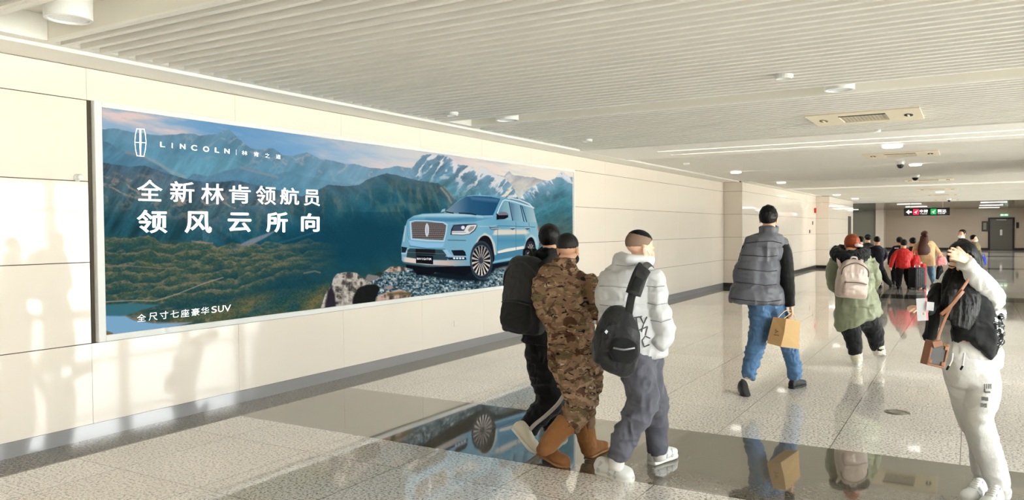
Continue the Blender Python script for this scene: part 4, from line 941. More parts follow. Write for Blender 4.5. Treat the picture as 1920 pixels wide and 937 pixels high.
# ---- man in camouflage
P = Person('person in brown camouflage clothes and tan suede boots, seen from behind', 5.45, G(1075, 868))
P.head((1065, 467), 59, (.5, .87), .2); P.cap(part='hair', k=1.045, low=.42, sidelow=.52)
P.skin([(1062, 480, 0, 14, 15), (1060, 503, 0, 16, 16)])
P.tube('jacket', [(1057, 490, 0, 19, 18), (1058, 498, -.01, 22, 18), (1057, 505, 0, 38, 22), (1056, 520, 0, 50, 28), (1059, 555, 0, 49, 32), (1066, 600, 0, 45, 34), (1072, 645, 0, 45, 34), (1075, 668, 0, 46, 35), (1075, 672, 0, 44, 34)])
P.tube('jacket', [(1098, 520, 0, 17, 17), (1108, 545, -.03, 17), (1113, 572, -.03, 15), (1120, 594, 0, 10)])
P.tube('jacket', [(1016, 524, 0, 16, 17), (1015, 560, .0, 16), (1026, 592, .05, 14), (1044, 612, .15, 11)])
P.tube('jacket', [(1043, 490, 0, 7), (1057, 494, -.09, 7), (1075, 489, 0, 7)], body=0)
P.tube('trousers', [(1076, 655, 0, 46, 34), (1064, 680, 0, 34, 32), (1080, 718, 0, 31), (1089, 750, 0, 27), (1078, 778, 0, 24), (1064, 800, -.02, 20)])
P.tube('trousers', [(1078, 655, .02, 44, 34), (1094, 680, .05, 32), (1100, 715, .1, 27), (1096, 750, .12, 23), (1095, 780, .12, 19), (1096, 800, .12, 17)])
P.hand(W(1121, 592, 5.45), W(1126, 612, 5.45)-W(1121, 592, 5.45), CR, .17, .5)
tp = G(1066, 877); hp = along((1012, 851), tp, .29, True); aw_ = n3(W(1060, 797, 5.43)-W(1024, 838, 5.4))
b1 = shoe(P.root, hp, tp, MSUEDE, MTSOLE, w=.11, hgt=.095, up=[.1, -.2, 1], name='boot', sole=.02)
bm = B(); loft(bm, P.rows([(1064, 792, -.02, 22), (1050, 806, -.03, 20), (1036, 822, -.03, 18), (1026, 838, -.02, 17), (1028, 850, -.02, 13)]), 20, 3); finish('boot_shaft', bm, MSUEDE, b1, .007, 2, folds(.004, 14)).matrix_parent_inverse = Matrix.Identity(4)
b2 = shoe(P.root, G(1103, 858), G(1138, 838), MSUEDE, MTSOLE, L=.28, w=.11, hgt=.1, name='boot', sole=.02)
bm = B(); loft(bm, P.rows([(1094, 790, .12, 20), (1098, 812, .12, 18), (1103, 832, .12, 17), (1107, 846, .13, 16)]), 20, 3); finish('boot_shaft', bm, MSUEDE, b2, .007, 2, folds(.004, 14)).matrix_parent_inverse = Matrix.Identity(4)
P.done('jacket', M_CAMO, disp=folds(.013, 8)); P.done('trousers', M_CAMO, disp=folds(.018, 9, (1, 1, 2.2)))
P.done('hair', M_HAIR, .005, 1)
bm = B(); ellip(bm, P.L(0, .28, .24), [P.hf[1]*.27*P.hf[4], P.hf[2]*.26*P.hf[4], P.hf[3]*.22*P.hf[4]]); finish('face_mask', bm, M_BMASK, P.root, .006)
P.finish_body(M_SKIN)

# ---- man in white puffer
P = Person('person in white puffer jacket, grey trousers and white trainers with shaved sides of hair', 5.12, G(1190, 892))
P.head((1200, 464), 65, (.95, .3), .28)
P.cap(part='hair', k=1.03, low=.80, sidelow=.80, face_in=.9)
P.skin([(1190, 480, 0, 15, 17), (1184, 505, 0, 19, 19)])
P.tube('jacket', [(1178, 479, 0, 25, 23), (1177, 488, 0, 29, 26), (1176, 500, 0, 36, 28), (1177, 508, 0, 48, 30), (1178, 526, 0, 58, 34), (1180, 562, 0, 60, 38), (1186, 604, 0, 60, 40), (1196, 636, 0, 54, 38), (1201, 660, 0, 51, 34), (1202, 668, 0, 50, 32)])
P.tube('jacket', [(1218, 514, -.02, 21), (1228, 540, -.05, 23), (1233, 575, -.08, 22), (1241, 606, -.09, 22), (1246, 628, -.1, 17), (1233, 648, -.12, 14)])
P.tube('jacket', [(1140, 522, .02, 20), (1136, 560, .04, 20), (1146, 600, .08, 18)])
P.tube('jacket', [(1160, 484, 0, 10), (1178, 488, -.1, 11), (1200, 486, -.06, 9), (1206, 484, 0, 8)], body=0)
P.tube('trousers', [(1200, 655, 0, 40, 32), (1194, 682, -.02, 32, 30), (1203, 722, -.02, 28), (1206, 752, -.03, 26), (1186, 792, -.03, 23), (1166, 832, -.02, 20), (1158, 860, -.02, 18)])
P.tube('trousers', [(1206, 655, .04, 38, 32), (1216, 690, .08, 26), (1224, 750, .12, 25), (1230, 800, .17, 20), (1234, 846, .2, 16)])
tp = G(1188, 903); hp = along((1122, 884), tp, .29, True)
shoe(P.root, hp, tp, MWSHOE, MSOLE, w=.115, hgt=.09, up=[.05, -.35, 1], laces=MSOLE, sole=.035, name='trainer')
bm = B(); loft(bm, P.rows([(1158, 850, -.02, 15), (1156, 868, -.02, 15), (1154, 880, -.02, 13)]), 16, 2); obj('sock', bm, mat('white_sock', (214, 210, 206), .9), P.root, True)
shoe(P.root, G(1221, 872), G(1271, 853), MWSHOE, MSOLE, L=.29, w=.115, hgt=.09, laces=MSOLE, sole=.035, name='trainer')
bm = B(); loft(bm, P.rows([(1234, 838, .2, 13), (1236, 852, .2, 13), (1238, 862, .2, 12)]), 16, 2); obj('sock', bm, bpy.data.materials['white_sock'], P.root, True)
zl = [W(1177, y, 5.12)[2] for y in (505, 536, 568, 602, 636, 662)]
JKR = P.root; M_SEAMW = mat('seam_shade_grey', (150, 150, 154), .8)  # grey stitch lines stand in for groove shade on the white jacket
jk = P.done('jacket', MPUFF, .008, 2, disp=quilt(zl, .016, (.06, -.03), folds(.011, 8)))
P.done('trousers', MGREY, disp=folds(.02, 7, (1, 1, 2)))
P.done('hair', M_HAIR, .005, 1)
o, sd, fr, up, h = P.hf
P.cap(part='fade', k=1.012, low=.38, sidelow=.52, face_in=.9, rough=0); P.done('fade', mat('clipped_hair_skin', (128, 104, 88), .7), .005, 1, label='closely clipped hair on the sides and back')
bm = B(); ellip(bm, P.L(0, .30, .22), [sd*.26*h, fr*.24*h, up*.22*h]); mk = finish('face_mask', bm, M_MASK, P.root, .006)
bm = B()
for q in (-1, 1): loft(bm, [(P.L(q*.22, .26, .34), .0025, .0025), (P.L(q*.35, .05, .47), .0025, .0025), (P.L(q*.36, -.06, .44), .0025, .0025), (P.L(q*.24, .2, .16), .0025, .0025)], 6, 4)
obj('ear_loop', bm, M_MASK, mk, True)
P.finish_body(M_SKIN2)
# scribbled lettering on the back of the jacket
bm = B()
def scr(pts, r=.0042):
    q_ = []
    for (xa, ya), (xb, yb) in zip(pts, pts[1:]): q_ += [(xa+(xb-xa)*t_/3, ya+(yb-ya)*t_/3) for t_ in range(3)]
    q_ = [on_surface(jk, *p_) for p_ in q_+[pts[-1]]]; q_ = [p_ for p_ in q_ if p_ is not None]
    if len(q_) > 1: loft(bm, [(p_, r, .003) for p_ in q_], 6, 2)
for p in ([(1181, 597), (1204, 593)], [(1193, 596), (1196, 616)], [(1201, 594), (1207, 607), (1213, 594)], [(1207, 606), (1203, 622)], [(1196, 620), (1214, 612), (1210, 628)], [(1219, 634), (1210, 630), (1204, 638), (1208, 650), (1218, 646)], [(1188, 610), (1192, 632)]): scr(p)
obj('printed_lettering', bm, mat('grey_lettering', (84, 84, 88), .7), P.root, True)
_SEAMS = [[(1124, 536), (1150, 537), (1175, 539)], [(1124, 571), (1150, 574), (1170, 572)], [(1212, 536), (1230, 538), (1246, 536)], [(1214, 568), (1230, 572), (1250, 568)], [(1220, 600), (1240, 604), (1258, 598)], [(1156, 497), (1176, 499), (1192, 496)]]
# sling bag
t = thing('sling_bag', 'black sling bag hanging on the back of the white puffer jacket', 'bag', tuple(W(1155, 640, 4.84)))
bd = 4.86
bm = B(); m_ = bd/F_PX
loft(bm, [(W(x, y, bd+dd), rx*m_, rz*m_) for x, y, dd, rx, rz in [(1158, 577, .03, 12, 10), (1158, 586, .02, 24, 18), (1157, 606, .01, 35, 24), (1156, 635, 0, 43, 28), (1155, 662, 0, 45, 30), (1154, 682, 0, 38, 27), (1150, 692, .01, 26, 18)]], 26, 3, nref=None, power=2.6)
finish('bag_body', bm, MKB, t, .008, 2, folds(.009, 7))
bm = B(); loft(bm, [(W(x, y, bd-.1+dd), rx*m_, rz*m_) for x, y, dd, rx, rz in [(1170, 636, .02, 14, 6), (1170, 646, 0, 24, 10), (1170, 664, 0, 26, 12), (1168, 678, .01, 18, 8)]], 22, 3, power=2.8); finish('front_pocket', bm, MK, t, .008, 2, folds(.004, 9))
strap('zip', [W(1150, 652, bd-.15), W(1170, 655, bd-.158), W(1190, 652, bd-.15)], .012, .006, mat('zip_grey', (120, 122, 126), .3, metal=.6), t, nrm=FW)
strap('zip', [W(1138, 604, bd-.09), W(1128, 628, bd-.105), W(1124, 652, bd-.105)], .01, .01, MK, t, nrm=FW)
bm = B(); q = W(1137, 622, bd-.112); a, b_ = CR*.011, CU*.014; bm.faces.new([bm.verts.new(q+k) for k in (a+b_*.2, b_, -a, -b_)]); obj('badge', bm, mat('pale_badge', (190, 194, 200), .5), t)
strap('shoulder_strap', [W(1178, 590, bd-.02), W(1182, 566, bd-.05), W(1187, 548, bd-.06), W(1197, 525, bd-.04), W(1206, 506, bd+.02), W(1213, 498, bd+.14), W(1222, 506, bd+.3)], .05, .012, MKB, t, nrm=FW)
strap('strap_pad', [W(1187, 552, bd-.078), W(1193, 535, bd-.076), W(1201, 514, bd-.05), W(1208, 502, bd+.0)], .098, .026, MKB, t, nrm=FW)
strap('strap_pocket', [W(1190, 545, bd-.095), W(1194, 534, bd-.095), W(1199, 522, bd-.08)], .055, .016, MK, t, nrm=FW)

# ---- man in grey vest
P = Person('person in grey quilted vest over black sleeves, blue jeans and black shoes', 7.5, G(1450, 736))
P.head((1441, 410), 45, (.42, .9), .05); P.cap(k=1.12, low=.24, sidelow=.40, lift=.03)
P.skin([(1442, 420, 0, 11, 12), (1440, 440, 0, 13, 13)])
P.tube('vest', [(1441, 426, 0, 16, 16), (1441, 436, 0, 19, 17), (1440, 448, 0, 32, 20), (1437, 460, 0, 39, 24), (1428, 480, 0, 38, 26), (1421, 505, 0, 41, 28), (1419, 530, 0, 43, 30), (1419, 550, 0, 50, 32), (1420, 563, 0, 51, 32), (1420, 567, 0, 50, 31)])
P.tube('vest', [(1396, 463, .02, 6, 13), (1408, 456, 0, 8, 15), (1438, 449, 0, 9, 15), (1464, 454, 0, 8, 14), (1473, 460, -.01, 5, 12)], body=0)
P.tube('sleeve', [(1464, 456, .0, 13), (1472, 478, -.03, 13), (1474, 510, -.05, 14), (1478, 545, -.06, 12), (1482, 574, -.06, 9)])
P.tube('sleeve', [(1404, 462, .1, 11), (1396, 495, .16, 12), (1398, 530, .24, 10), (1412, 545, .34, 8)])
P.tube('jeans', [(1436, 556, 0, 36, 28), (1426, 582, 0, 21, 24), (1424, 615, -.02, 17), (1415, 655, -.05, 16), (1407, 688, -.08, 13), (1403, 710, -.1, 11)])
P.tube('jeans', [(1440, 556, .02, 34, 28), (1452, 585, .05, 21, 24), (1467, 622, .12, 18), (1481, 655, .22, 14), (1488, 682, .28, 13), (1491, 708, .3, 11)])
P.hand(W(1483, 571, 7.44), W(1487, 600, 7.44)-W(1483, 571, 7.44), CR+FW*-.3, .18, .8, .03)
tp = G(1403, 744); hp = along((1396, 712), tp, .27, True)
shoe(P.root, hp, tp, MKB, MBSOLE, w=.1, hgt=.075, up=FW+CU*.3, name='shoe')
shoe(P.root, G(1483, 729), G(1519, 719), MKB, MBSOLE, L=.27, w=.1, hgt=.085, name='shoe')
zl = [W(1420, y, 7.5)[2] for y in (479, 505, 531, 574)]
vst = P.done('vest', MVEST, .008, 2, disp=quilt(zl, .026, (.04, -.02), folds(.014, 6, (2.0, 2.0, .7))))
P.done('sleeve', MK, disp=folds(.004, 9)); P.done('jeans', MDEN, disp=folds(.014, 10, (1, 1, 2.2))); P.done('hair', M_HAIR, .006, 1, disp=folds(.004, 22)); P.finish_body(M_SKIN)
def seam(o, root, pts, m, r=.004, nm='quilt_seam_shade'):
    bm = B(); q_ = []
    for (xa, ya), (xb, yb) in zip(pts, pts[1:]): q_ += [(xa+(xb-xa)*t_/8, ya+(yb-ya)*t_/8) for t_ in range(8)]
    run = [on_surface(o, x, y, .0005) for x, y in q_+[pts[-1]]]; run = [p for p in run if p is not None]
    run = [p for i, p in enumerate(run) if i == 0 or np.linalg.norm(p-run[i-1]) < .12]
    if len(run) > 2: loft(bm, [(p, r, r*.6) for p in run], 6, 1); obj(nm, bm, m, root, True)
    else: bm.free()
M_SEAM = mat('seam_shade_dark', (44, 44, 50), .8)  # stitch lines darkened to stand in for shade in the quilt grooves
for pts in ([(1388, 478), (1410, 479), (1440, 481), (1458, 479)], [(1383, 503), (1410, 506), (1440, 509), (1457, 507)], [(1379, 528), (1405, 531), (1435, 535), (1456, 533)], [(1370, 559), (1400, 563), (1440, 566), (1466, 562)], [(1398, 456), (1420, 453), (1450, 452), (1466, 456)]): seam(vst, P.root, pts, M_SEAM, .0045)
# paper bag in his hand
t = thing('paper_bag', 'brown kraft paper bag held by the person in the quilted vest', 'bag', tuple(W(1468, 652, 7.36)))
kb = [W(1450, 594, 7.30), W(1474, 597, 7.22), W(1501, 602, 7.44), W(1478, 598, 7.52)]; kt = [W(1438, 643, 7.30), W(1464, 650, 7.22), W(1498, 654, 7.44), W(1472, 648, 7.52)]
bm = B(); T_ = [bm.verts.new(p) for p in kb]; M__ = [bm.verts.new((p*.5+q*.5)+CR*(.008 if i in (1, 3) else -.004)) for i, (p, q) in enumerate(zip(kb, kt))]; Bt = [bm.verts.new(p) for p in kt]
for u, v in ((T_, M__), (M__, Bt)):
    for j in range(4): bm.faces.new((u[j], u[(j+1) % 4], v[(j+1) % 4], v[j]))
bm.faces.new(Bt); bmesh.ops.solidify(bm, geom=bm.faces[:], thickness=.002); obj('bag_body', bm, MKRAFT, t)
strap('handle', [kb[0]*.6+kb[1]*.4, W(1472, 583, 7.38), W(1484, 582, 7.42), W(1484, 586, 7.42), kb[1]*.85+kb[0]*.15], .006, .006, MKRAFT, t)
strap('handle', [kb[2]*.7+kb[1]*.3, W(1487, 586, 7.42), W(1484, 582, 7.42), kb[3]], .006, .006, MKRAFT, t)
bm = B(); c = (kb[0]+kb[1]+kt[0]+kt[1])/4; ex = n3(kb[1]-kb[0]); nn = n3(np.cross(ex, kb[0]-kt[0])); nn = nn if nn@FW < 0 else -nn; c = c+nn*.009+ex*.0
for a, r0, r1 in ((0, .004, .02), (2.1, .004, .02), (4.2, .004, .02)):
    d_ = ex*math.cos(a)+CU*math.sin(a); loft(bm, [(c+d_*r0, .004, .002), (c+d_*r1, .003, .002)], 6, 1)
loft(bm, [(c-CU*.035-ex*.025, .003, .002), (c-CU*.035+ex*.025, .003, .002)], 6, 1)
obj('printed_mark', bm, mat('brown_print', (130, 84, 50), .7), t)

for pts in _SEAMS: seam(jk, JKR, pts, M_SEAMW, .003)
# ---- woman in olive parka
P = Person('person in olive green parka with black fur hood, black trousers and cream boots', 9.1, G(1620, 682))
P.head((1597, 458), 36, (.1, 1), .1, dd=.05); P.cap(k=1.12, low=.1, sidelow=.3)
P.skin([(1596, 466, .03, 9), (1595, 482, 0, 12)])
P.tube('parka', [(1594, 474, 0, 18, 15), (1594, 482, 0, 30, 18), (1596, 492, 0, 38, 21), (1600, 515, 0, 38, 24), (1603, 545, 0, 37, 25), (1608, 578, 0, 42, 27), (1610, 598, 0, 45, 28), (1611, 602, 0, 44, 27)])
P.tube('parka', [(1569, 488, 0, 12), (1562, 512, -.04, 12), (1564, 534, -.04, 11), (1582, 542, .12, 9)])
P.tube('parka', [(1628, 488, 0, 12), (1638, 508, -.02, 12), (1642, 524, .0, 10), (1634, 536, .1, 9), (1618, 540, .2, 8)])
P.tube('fur_hood', [(1566, 472, .02, 8), (1574, 480, -.14, 11), (1594, 482, -.2, 11), (1613, 480, -.14, 11), (1622, 472, .02, 8), (1606, 466, .12, 6), (1582, 466, .12, 6), (1568, 470, .04, 7)], body=0)
P.tube('trousers', [(1608, 585, 0, 36, 24), (1592, 602, 0, 19, 22), (1598, 625, 0, 16), (1602, 648, -.02, 13), (1604, 663, -.02, 11)])
P.tube('trousers', [(1608, 585, .02, 34, 24), (1626, 602, .05, 20, 22), (1638, 620, .08, 17), (1643, 640, .14, 13), (1646, 654, .16, 11)])
tp = G(1605, 687); shoe(P.root, tp, G(1612, 676), MCREAM, MSOLE, L=.25, w=.1, hgt=.12, name='boot'); tp = G(1654, 668); shoe(P.root, along((1647, 661), tp, .25, False), tp, MCREAM, MSOLE, w=.1, hgt=.12, name='boot', up=[0, 0, 1])
for x, dd in ((1605, -.02), (1646, .15)):
    bm = B(); loft(bm, P.rows([(x, 660 if x < 1620 else 648, dd, 11), (x+1, 669 if x < 1620 else 657, dd, 10), (x+2, 678 if x < 1620 else 664, dd, 9)]), 16, 2); finish('boot_cuff', bm, MCREAM, P.root, .01, 1, folds(.008, 25))
P.done('parka', MOLIVE, .01, 2, disp=folds(.014, 6)); P.done('fur_hood', MK, .01, 1, disp=folds(.02, 24)); P.done('trousers', MK, .01, 2, disp=folds(.01, 9))
P.done('hair', hairmat('auburn_hair', (150, 66, 34)), .007, 1, disp=folds(.004, 20)); P.finish_body(M_SKIN, .008)
bm = B(); ellip(bm, P.L(.12, -.5, .42), [P.hf[1]*.035, P.hf[2]*.03, P.hf[3]*.022]); ellip(bm, P.L(.3, -.42, .38), [P.hf[1]*.03, P.hf[2]*.03, P.hf[3]*.018]); finish('hair_tie', bm, mat('pink_tie', (238, 208, 208), .7), P.root, .006)
backpack('shiny champagne backpack worn over the olive green parka', W(1598, 523, 8.82), .345, .42, .17, -aw, MGOLD, MGOLD, tilt=.10,
         straps=[[W(1578, 505, 8.8), W(1572, 490, 8.86), W(1572, 480, 9.0)], [W(1612, 500, 8.8), W(1616, 488, 8.86), W(1616, 480, 9.0)]])

# ---- young woman at the right
M_WHT = fabric('white_fleece', (222, 220, 216), .9, bump=.3, scale=60); M_BW = mat('black_white_print', (20, 20, 22), .8)
_n = M_BW.node_tree.nodes; _x = _n.new('ShaderNodeTexNoise'); _x.inputs['Scale'].default_value = 34; _x.inputs['Distortion'].default_value = 2; _q = _n.new('ShaderNodeValToRGB'); _q.color_ramp.elements[0].position = .56; _q.color_ramp.elements[1].position = .58; _q.color_ramp.elements[0].color = (.01, .01, .012, 1); _q.color_ramp.elements[1].color = (.6, .6, .62, 1)
M_BW.node_tree.links.new(_n['Texture Coordinate'].outputs['Object'], _x.inputs['Vector']); M_BW.node_tree.links.new(_x.outputs[0], _q.inputs[0]); M_BW.node_tree.links.new(_q.outputs[0], _n['Principled BSDF'].inputs['Base Color'])
P = Person('person with long black hair, hand on forehead, in white joggers and black jacket', 4.72, G(1852, 948))
P.head((1803, 489), 70, (-.62, -.78), .22, roll=.1, ears=False); o, sd, fr, up, h = P.hf
P.cap(k=1.11, low=.2, sidelow=.42, rough=.006)
for q in ([(1816, 468, .03, 12, 16), (1825, 490, .04, 15, 18), (1829, 518, .05, 16, 20), (1834, 556, .02, 22, 20), (1838, 605, -.06, 26, 16), (1850, 632, -.1, 12, 8)], [(1812, 494, -.02, 14, 10), (1812, 522, -.10, 18, 10), (1812, 550, -.15, 28, 12), (1808, 585, -.19, 26, 10), (1800, 615, -.2, 16, 6)],
          [(1784, 500, -.0, 4, 5), (1775, 522, -.07, 6, 6), (1774, 542, -.1, 8, 8), (1774, 560, -.14, 9, 7), (1768, 590, -.16, 6, 5)], [(1796, 500, -.03, 6, 6), (1790, 530, -.12, 10, 8), (1784, 560, -.17, 14, 8), (1782, 600, -.19, 9, 5)], [(1842, 580, -.08, 20, 10), (1858, 612, -.12, 12, 6), (1866, 632, -.12, 4, 3)]): P.tube('hair', q, body=0)
P.skin([(1806, 512, .0, 16, 16), (1806, 535, .02, 18, 18)])
P.tube('hoodie', [(1804, 524, .02, 24, 22), (1803, 532, .0, 40, 26), (1803, 550, .0, 48, 29), (1808, 590, .0, 46, 30), (1814, 630, 0, 46, 32), (1818, 668, 0, 47, 33)])
P.tube('hoodie', [(1815, 496, -.20, 12), (1826, 513, -.18, 15), (1842, 534, -.14, 18), (1858, 552, -.08, 20), (1858, 565, -.02, 18), (1846, 558, .03, 18), (1832, 545, .05, 18)])
P.tube('hoodie', [(1806, 492, -.21, 12), (1816, 499, -.20, 14)], body=0)
P.tube('hoodie', [(1762, 536, .0, 13), (1754, 552, -.04, 11)])
P.tube('jacket', [(1756, 545, -.03, 11), (1750, 566, -.08, 10), (1744, 580, -.14, 9), (1736, 582, -.2, 8)])
P.tube('jacket', [(1815, 530, -.06, 26, 16), (1822, 560, -.09, 34, 20), (1826, 600, -.09, 40, 24), (1830, 640, -.08, 44, 26), (1826, 650, -.08, 36, 22)])
P.tube('jacket', [(1758, 532, -.02, 7, 12), (1752, 560, -.03, 9, 16), (1748, 600, -.04, 10, 16), (1742, 640, -.05, 11, 10)], body=0)
P.tube('patterned_hem', [(1852, 596, -.1, 14, 12), (1860, 620, -.1, 18, 16), (1862, 645, -.08, 15, 14)], body=0); P.tube('patterned_hem', [(1868, 640, -.08, 9, 9), (1874, 610, -.08, 6, 7), (1877, 588, -.08, 2, 3)], body=0)
P.tube('joggers', [(1820, 650, 0, 50, 32), (1822, 668, 0, 54, 34), (1826, 700, .0, 48, 34), (1840, 722, -.03, 31, 30), (1840, 752, -.04, 26), (1833, 785, -.04, 24), (1841, 815, -.03, 24), (1856, 860, 0, 21), (1870, 900, 0, 20), (1874, 915, 0, 17)])
P.tube('joggers', [(1818, 650, .03, 48, 32), (1806, 690, .05, 38, 30), (1810, 745, .06, 25), (1819, 785, .08, 20), (1830, 820, .12, 16), (1837, 860, .16, 15), (1840, 890, .16, 13)])
for fx in ((1872, 948, 1850, 965), (1842, 934, 1822, 945)): shoe(P.root, G(fx[0], fx[1]), G(fx[2], fx[3]), MWSHOE, MSOLE, L=.25, w=.1, hgt=.1, sole=.035, laces=MSOLE, name='trainer')
bm = B(); loft(bm, P.rows([(1872, 900, 0, 18), (1876, 918, 0, 17), (1876, 936, 0, 15)]), 16, 2); loft(bm, P.rows([(1839, 880, .16, 12), (1842, 905, .16, 12), (1843, 925, .16, 12)]), 16, 2); finish('sock', bm, mat('grey_white_sock', (206, 204, 200), .9, var=.25, vscale=40), P.root, .007, 1, folds(.006, 16))
# hands: left hand flat on the forehead, right hand holding papers
wr = W(1813, 488, 4.50); P.hand(wr, W(1784, 471, 4.44)-wr, -FW+CU*.45, .168, .25, .07, thumb=-1)
wr = W(1733, 582, 4.49); P.hand(wr, W(1716, 576, 4.46)-wr, CU-FW*.4, .138, .6, .05)
# eyes and brows
for q in (-1, 1):
    bm = B(); loft(bm, [(P.L(q*.08, .425, .455), .0015, .002), (P.L(q*.15, .43, .44), .0028, .003), (P.L(q*.22, .40, .447), .0025, .003), (P.L(q*.25, .37, .46), .0015, .002)], 8, 3); obj('eyelashes', bm, M_HAIR, P.root, True)
    bm = B(); loft(bm, [(P.L(q*.07, .425, .56), .001, .001), (P.L(q*.15, .42, .575), .0018, .0015), (P.L(q*.25, .37, .555), .0015, .002)], 8, 3); obj('eyebrow', bm, M_HAIR, P.root, True)
P.done('hoodie', M_WHT, .007, 2, disp=folds(.013, 8)); P.done('jacket', MK, .008, 2, disp=folds(.008, 9)); jg = P.done('joggers', M_WHT, .008, 2, disp=folds(.012, 6, (1.3, 1.3, .8)))
P.done('hair', M_HAIR, .006, 1, disp=folds(.004, 16, (3, 3, .5))); P.done('patterned_hem', M_BW, .007, 1, disp=folds(.012, 20))
bm = B(); ellip(bm, P.L(0, .25, .22), [sd*.28*h, fr*.30*h, up*.25*h], 24); ellip(bm, P.L(0, .42, .34), [sd*.10*h, fr*.11*h, up*.10*h]); finish('face_mask', bm, M_BMASK, P.root, .005, 2)
P.finish_body(M_SKIN2, .0045)
for x0, x1 in ((1786, 1778), (1808, 1804)):
    bm = B(); loft(bm, [(W(x0, 662, 4.52), .006, .006), (W(x0-2, 676, 4.5), .006, .006), (W(x1, 688, 4.5), .005, .005)], 8, 3); c_ = obj('drawstring', bm, M_WHT, P.root, True)
    bm = B(); loft(bm, [(W(x1+1, 686, 4.498), .0065, .0065), (W(x1-3, 693, 4.498), .006, .006)], 8, 1); obj('string_tip', bm, MK, c_, True)
bm = B()
def leg_print(cx, cy, w_, h_):
    g_ = [[on_surface(jg, cx+w_*(i/4-.5), cy+h_*(j/4-.5), .004) for i in range(5)] for j in range(5)]
    if any(p is None for r_ in g_ for p in r_): return
    vs = [[bm.verts.new(p) for p in r_] for r_ in g_]
    for j in range(4):
        for i in range(4): bm.faces.new((vs[j][i], vs[j][i+1], vs[j+1][i+1], vs[j+1][i]))
M_GP = mat('grey_print', (110, 112, 112), .8); bm.free()
for q_ in [(1846+k*4, 724, 2, 9) for k in range(4)]+[(1852, 735, 10, 3), (1846, 732, 3, 7), (1843, 747, 6, 7), (1850, 748, 6, 7), (1841, 759, 5, 8), (1848, 760, 5, 8)]:
    bm = B(); leg_print(*q_); obj('printed_mark', bm, M_GP, P.root)
# cross-body bag and papers
t = thing('crossbody_bag', 'small brown and black crossbody bag hanging at the hip of the long haired person', 'bag', tuple(W(1752, 688, 4.42)))
def obox(bm, c, ax, bev=.006):
    c = np.asarray(c); vs = [bm.verts.new(c+ax[0]*i+ax[1]*j+ax[2]*k) for i in (-1, 1) for j in (-1, 1) for k in (-1, 1)]
    ff = [bm.faces.new([vs[i] for i in f]) for f in ((0, 1, 3, 2), (4, 6, 7, 5), (0, 4, 5, 1), (2, 3, 7, 6), (0, 2, 6, 4), (1, 5, 7, 3))]
    if bev: bmesh.ops.bevel(bm, geom=list({e for f in ff for e in f.edges}), offset=bev, segments=2, affect='EDGES', profile=.5)
M_LEA = mat('brown_leather', (132, 78, 40), .45, bump=.1); m_ = 4.42/F_PX; e1 = n3(CR*.95-CU*.22); e2 = n3(CU*.95+CR*.22); c0 = W(1752, 663, 4.40)
bm = B(); obox(bm, c0, [e1*16*m_, e2*22*m_, FW*.035], .01); obj('bag_body', bm, mat('black_leather', (34, 28, 26), .4), t)
bm = B()
for sx_, sy_, wx, wy in ((0, 21, 17, 2), (0, -21, 17, 2), (-15, 0, 2, 22), (15, 0, 2, 22)): obox(bm, c0+e1*sx_*m_+e2*sy_*m_-FW*.004, [e1*wx*m_, e2*wy*m_, FW*.038], .004)
for sx_ in (-1, 1):
    for sy_ in (-1, 1): obox(bm, c0+e1*sx_*12*m_+e2*sy_*15*m_-FW*.006, [e1*3.5*m_, e2*4*m_, FW*.037], .004)
obj('leather_trim', bm, M_LEA, t)
bm = B(); obox(bm, c0+e1*-8*m_+e2*19*m_-FW*.05, [n3(e1+e2*.5)*9*m_, n3(e2-e1*.5)*6*m_, FW*.004], .003); obj('tag', bm, M_LEA, t)
bm = B(); lathe(bm, [(.008, 0), (.008, .006), (.002, .008)], tuple(c0+e2*21*m_+e1*6*m_-FW*.05), 12, 'y'); obj('clasp', bm, mat('brass', (220, 190, 130), .25, metal=1), t)
strap('shoulder_strap', [W(1756, 640, 4.40), W(1766, 612, 4.40), W(1780, 580, 4.39), W(1796, 552, 4.38), W(1806, 538, 4.40), W(1816, 524, 4.48)], .018, .006, M_LEA, t, nrm=FW)
strap('shoulder_strap', [W(1764, 590, 4.385), W(1782, 574, 4.375), W(1797, 556, 4.37), W(1806, 545, 4.38)], .022, .006, M_LEA, t, nrm=FW)
for k, (lb, cx, cy, wx, wy, col, an) in enumerate([('white paper sheet with pink edge held in the right hand of the long haired person', 1728, 580, 9, 21, (196, 196, 198), .06), ('small white card held beside the paper sheet with the pink edge', 1744, 574, 7, 8, (200, 200, 202), -.1)]):
    q = W(cx, cy, 4.43-.012*k); e1 = n3(CR*math.cos(an)+CU*math.sin(an)); e2 = n3(CU*math.cos(an)-CR*math.sin(an)); tt = thing('paper_sheet' if k == 0 else 'boarding_card', lb, 'paper', tuple(q))
    bm = B(); obox(bm, q, [e1*wx*m_, e2*wy*m_, FW*.0008], 0); obj('sheet', bm, mat('paper_%d' % k, col, .8), tt)
    if k == 0:
        bm = B(); obox(bm, q+e1*wx*m_*1.08, [e1*1.8*m_, e2*wy*m_, FW*.001], 0); obj('pink_edge', bm, mat('pink_paper', (240, 150, 160), .8), tt)
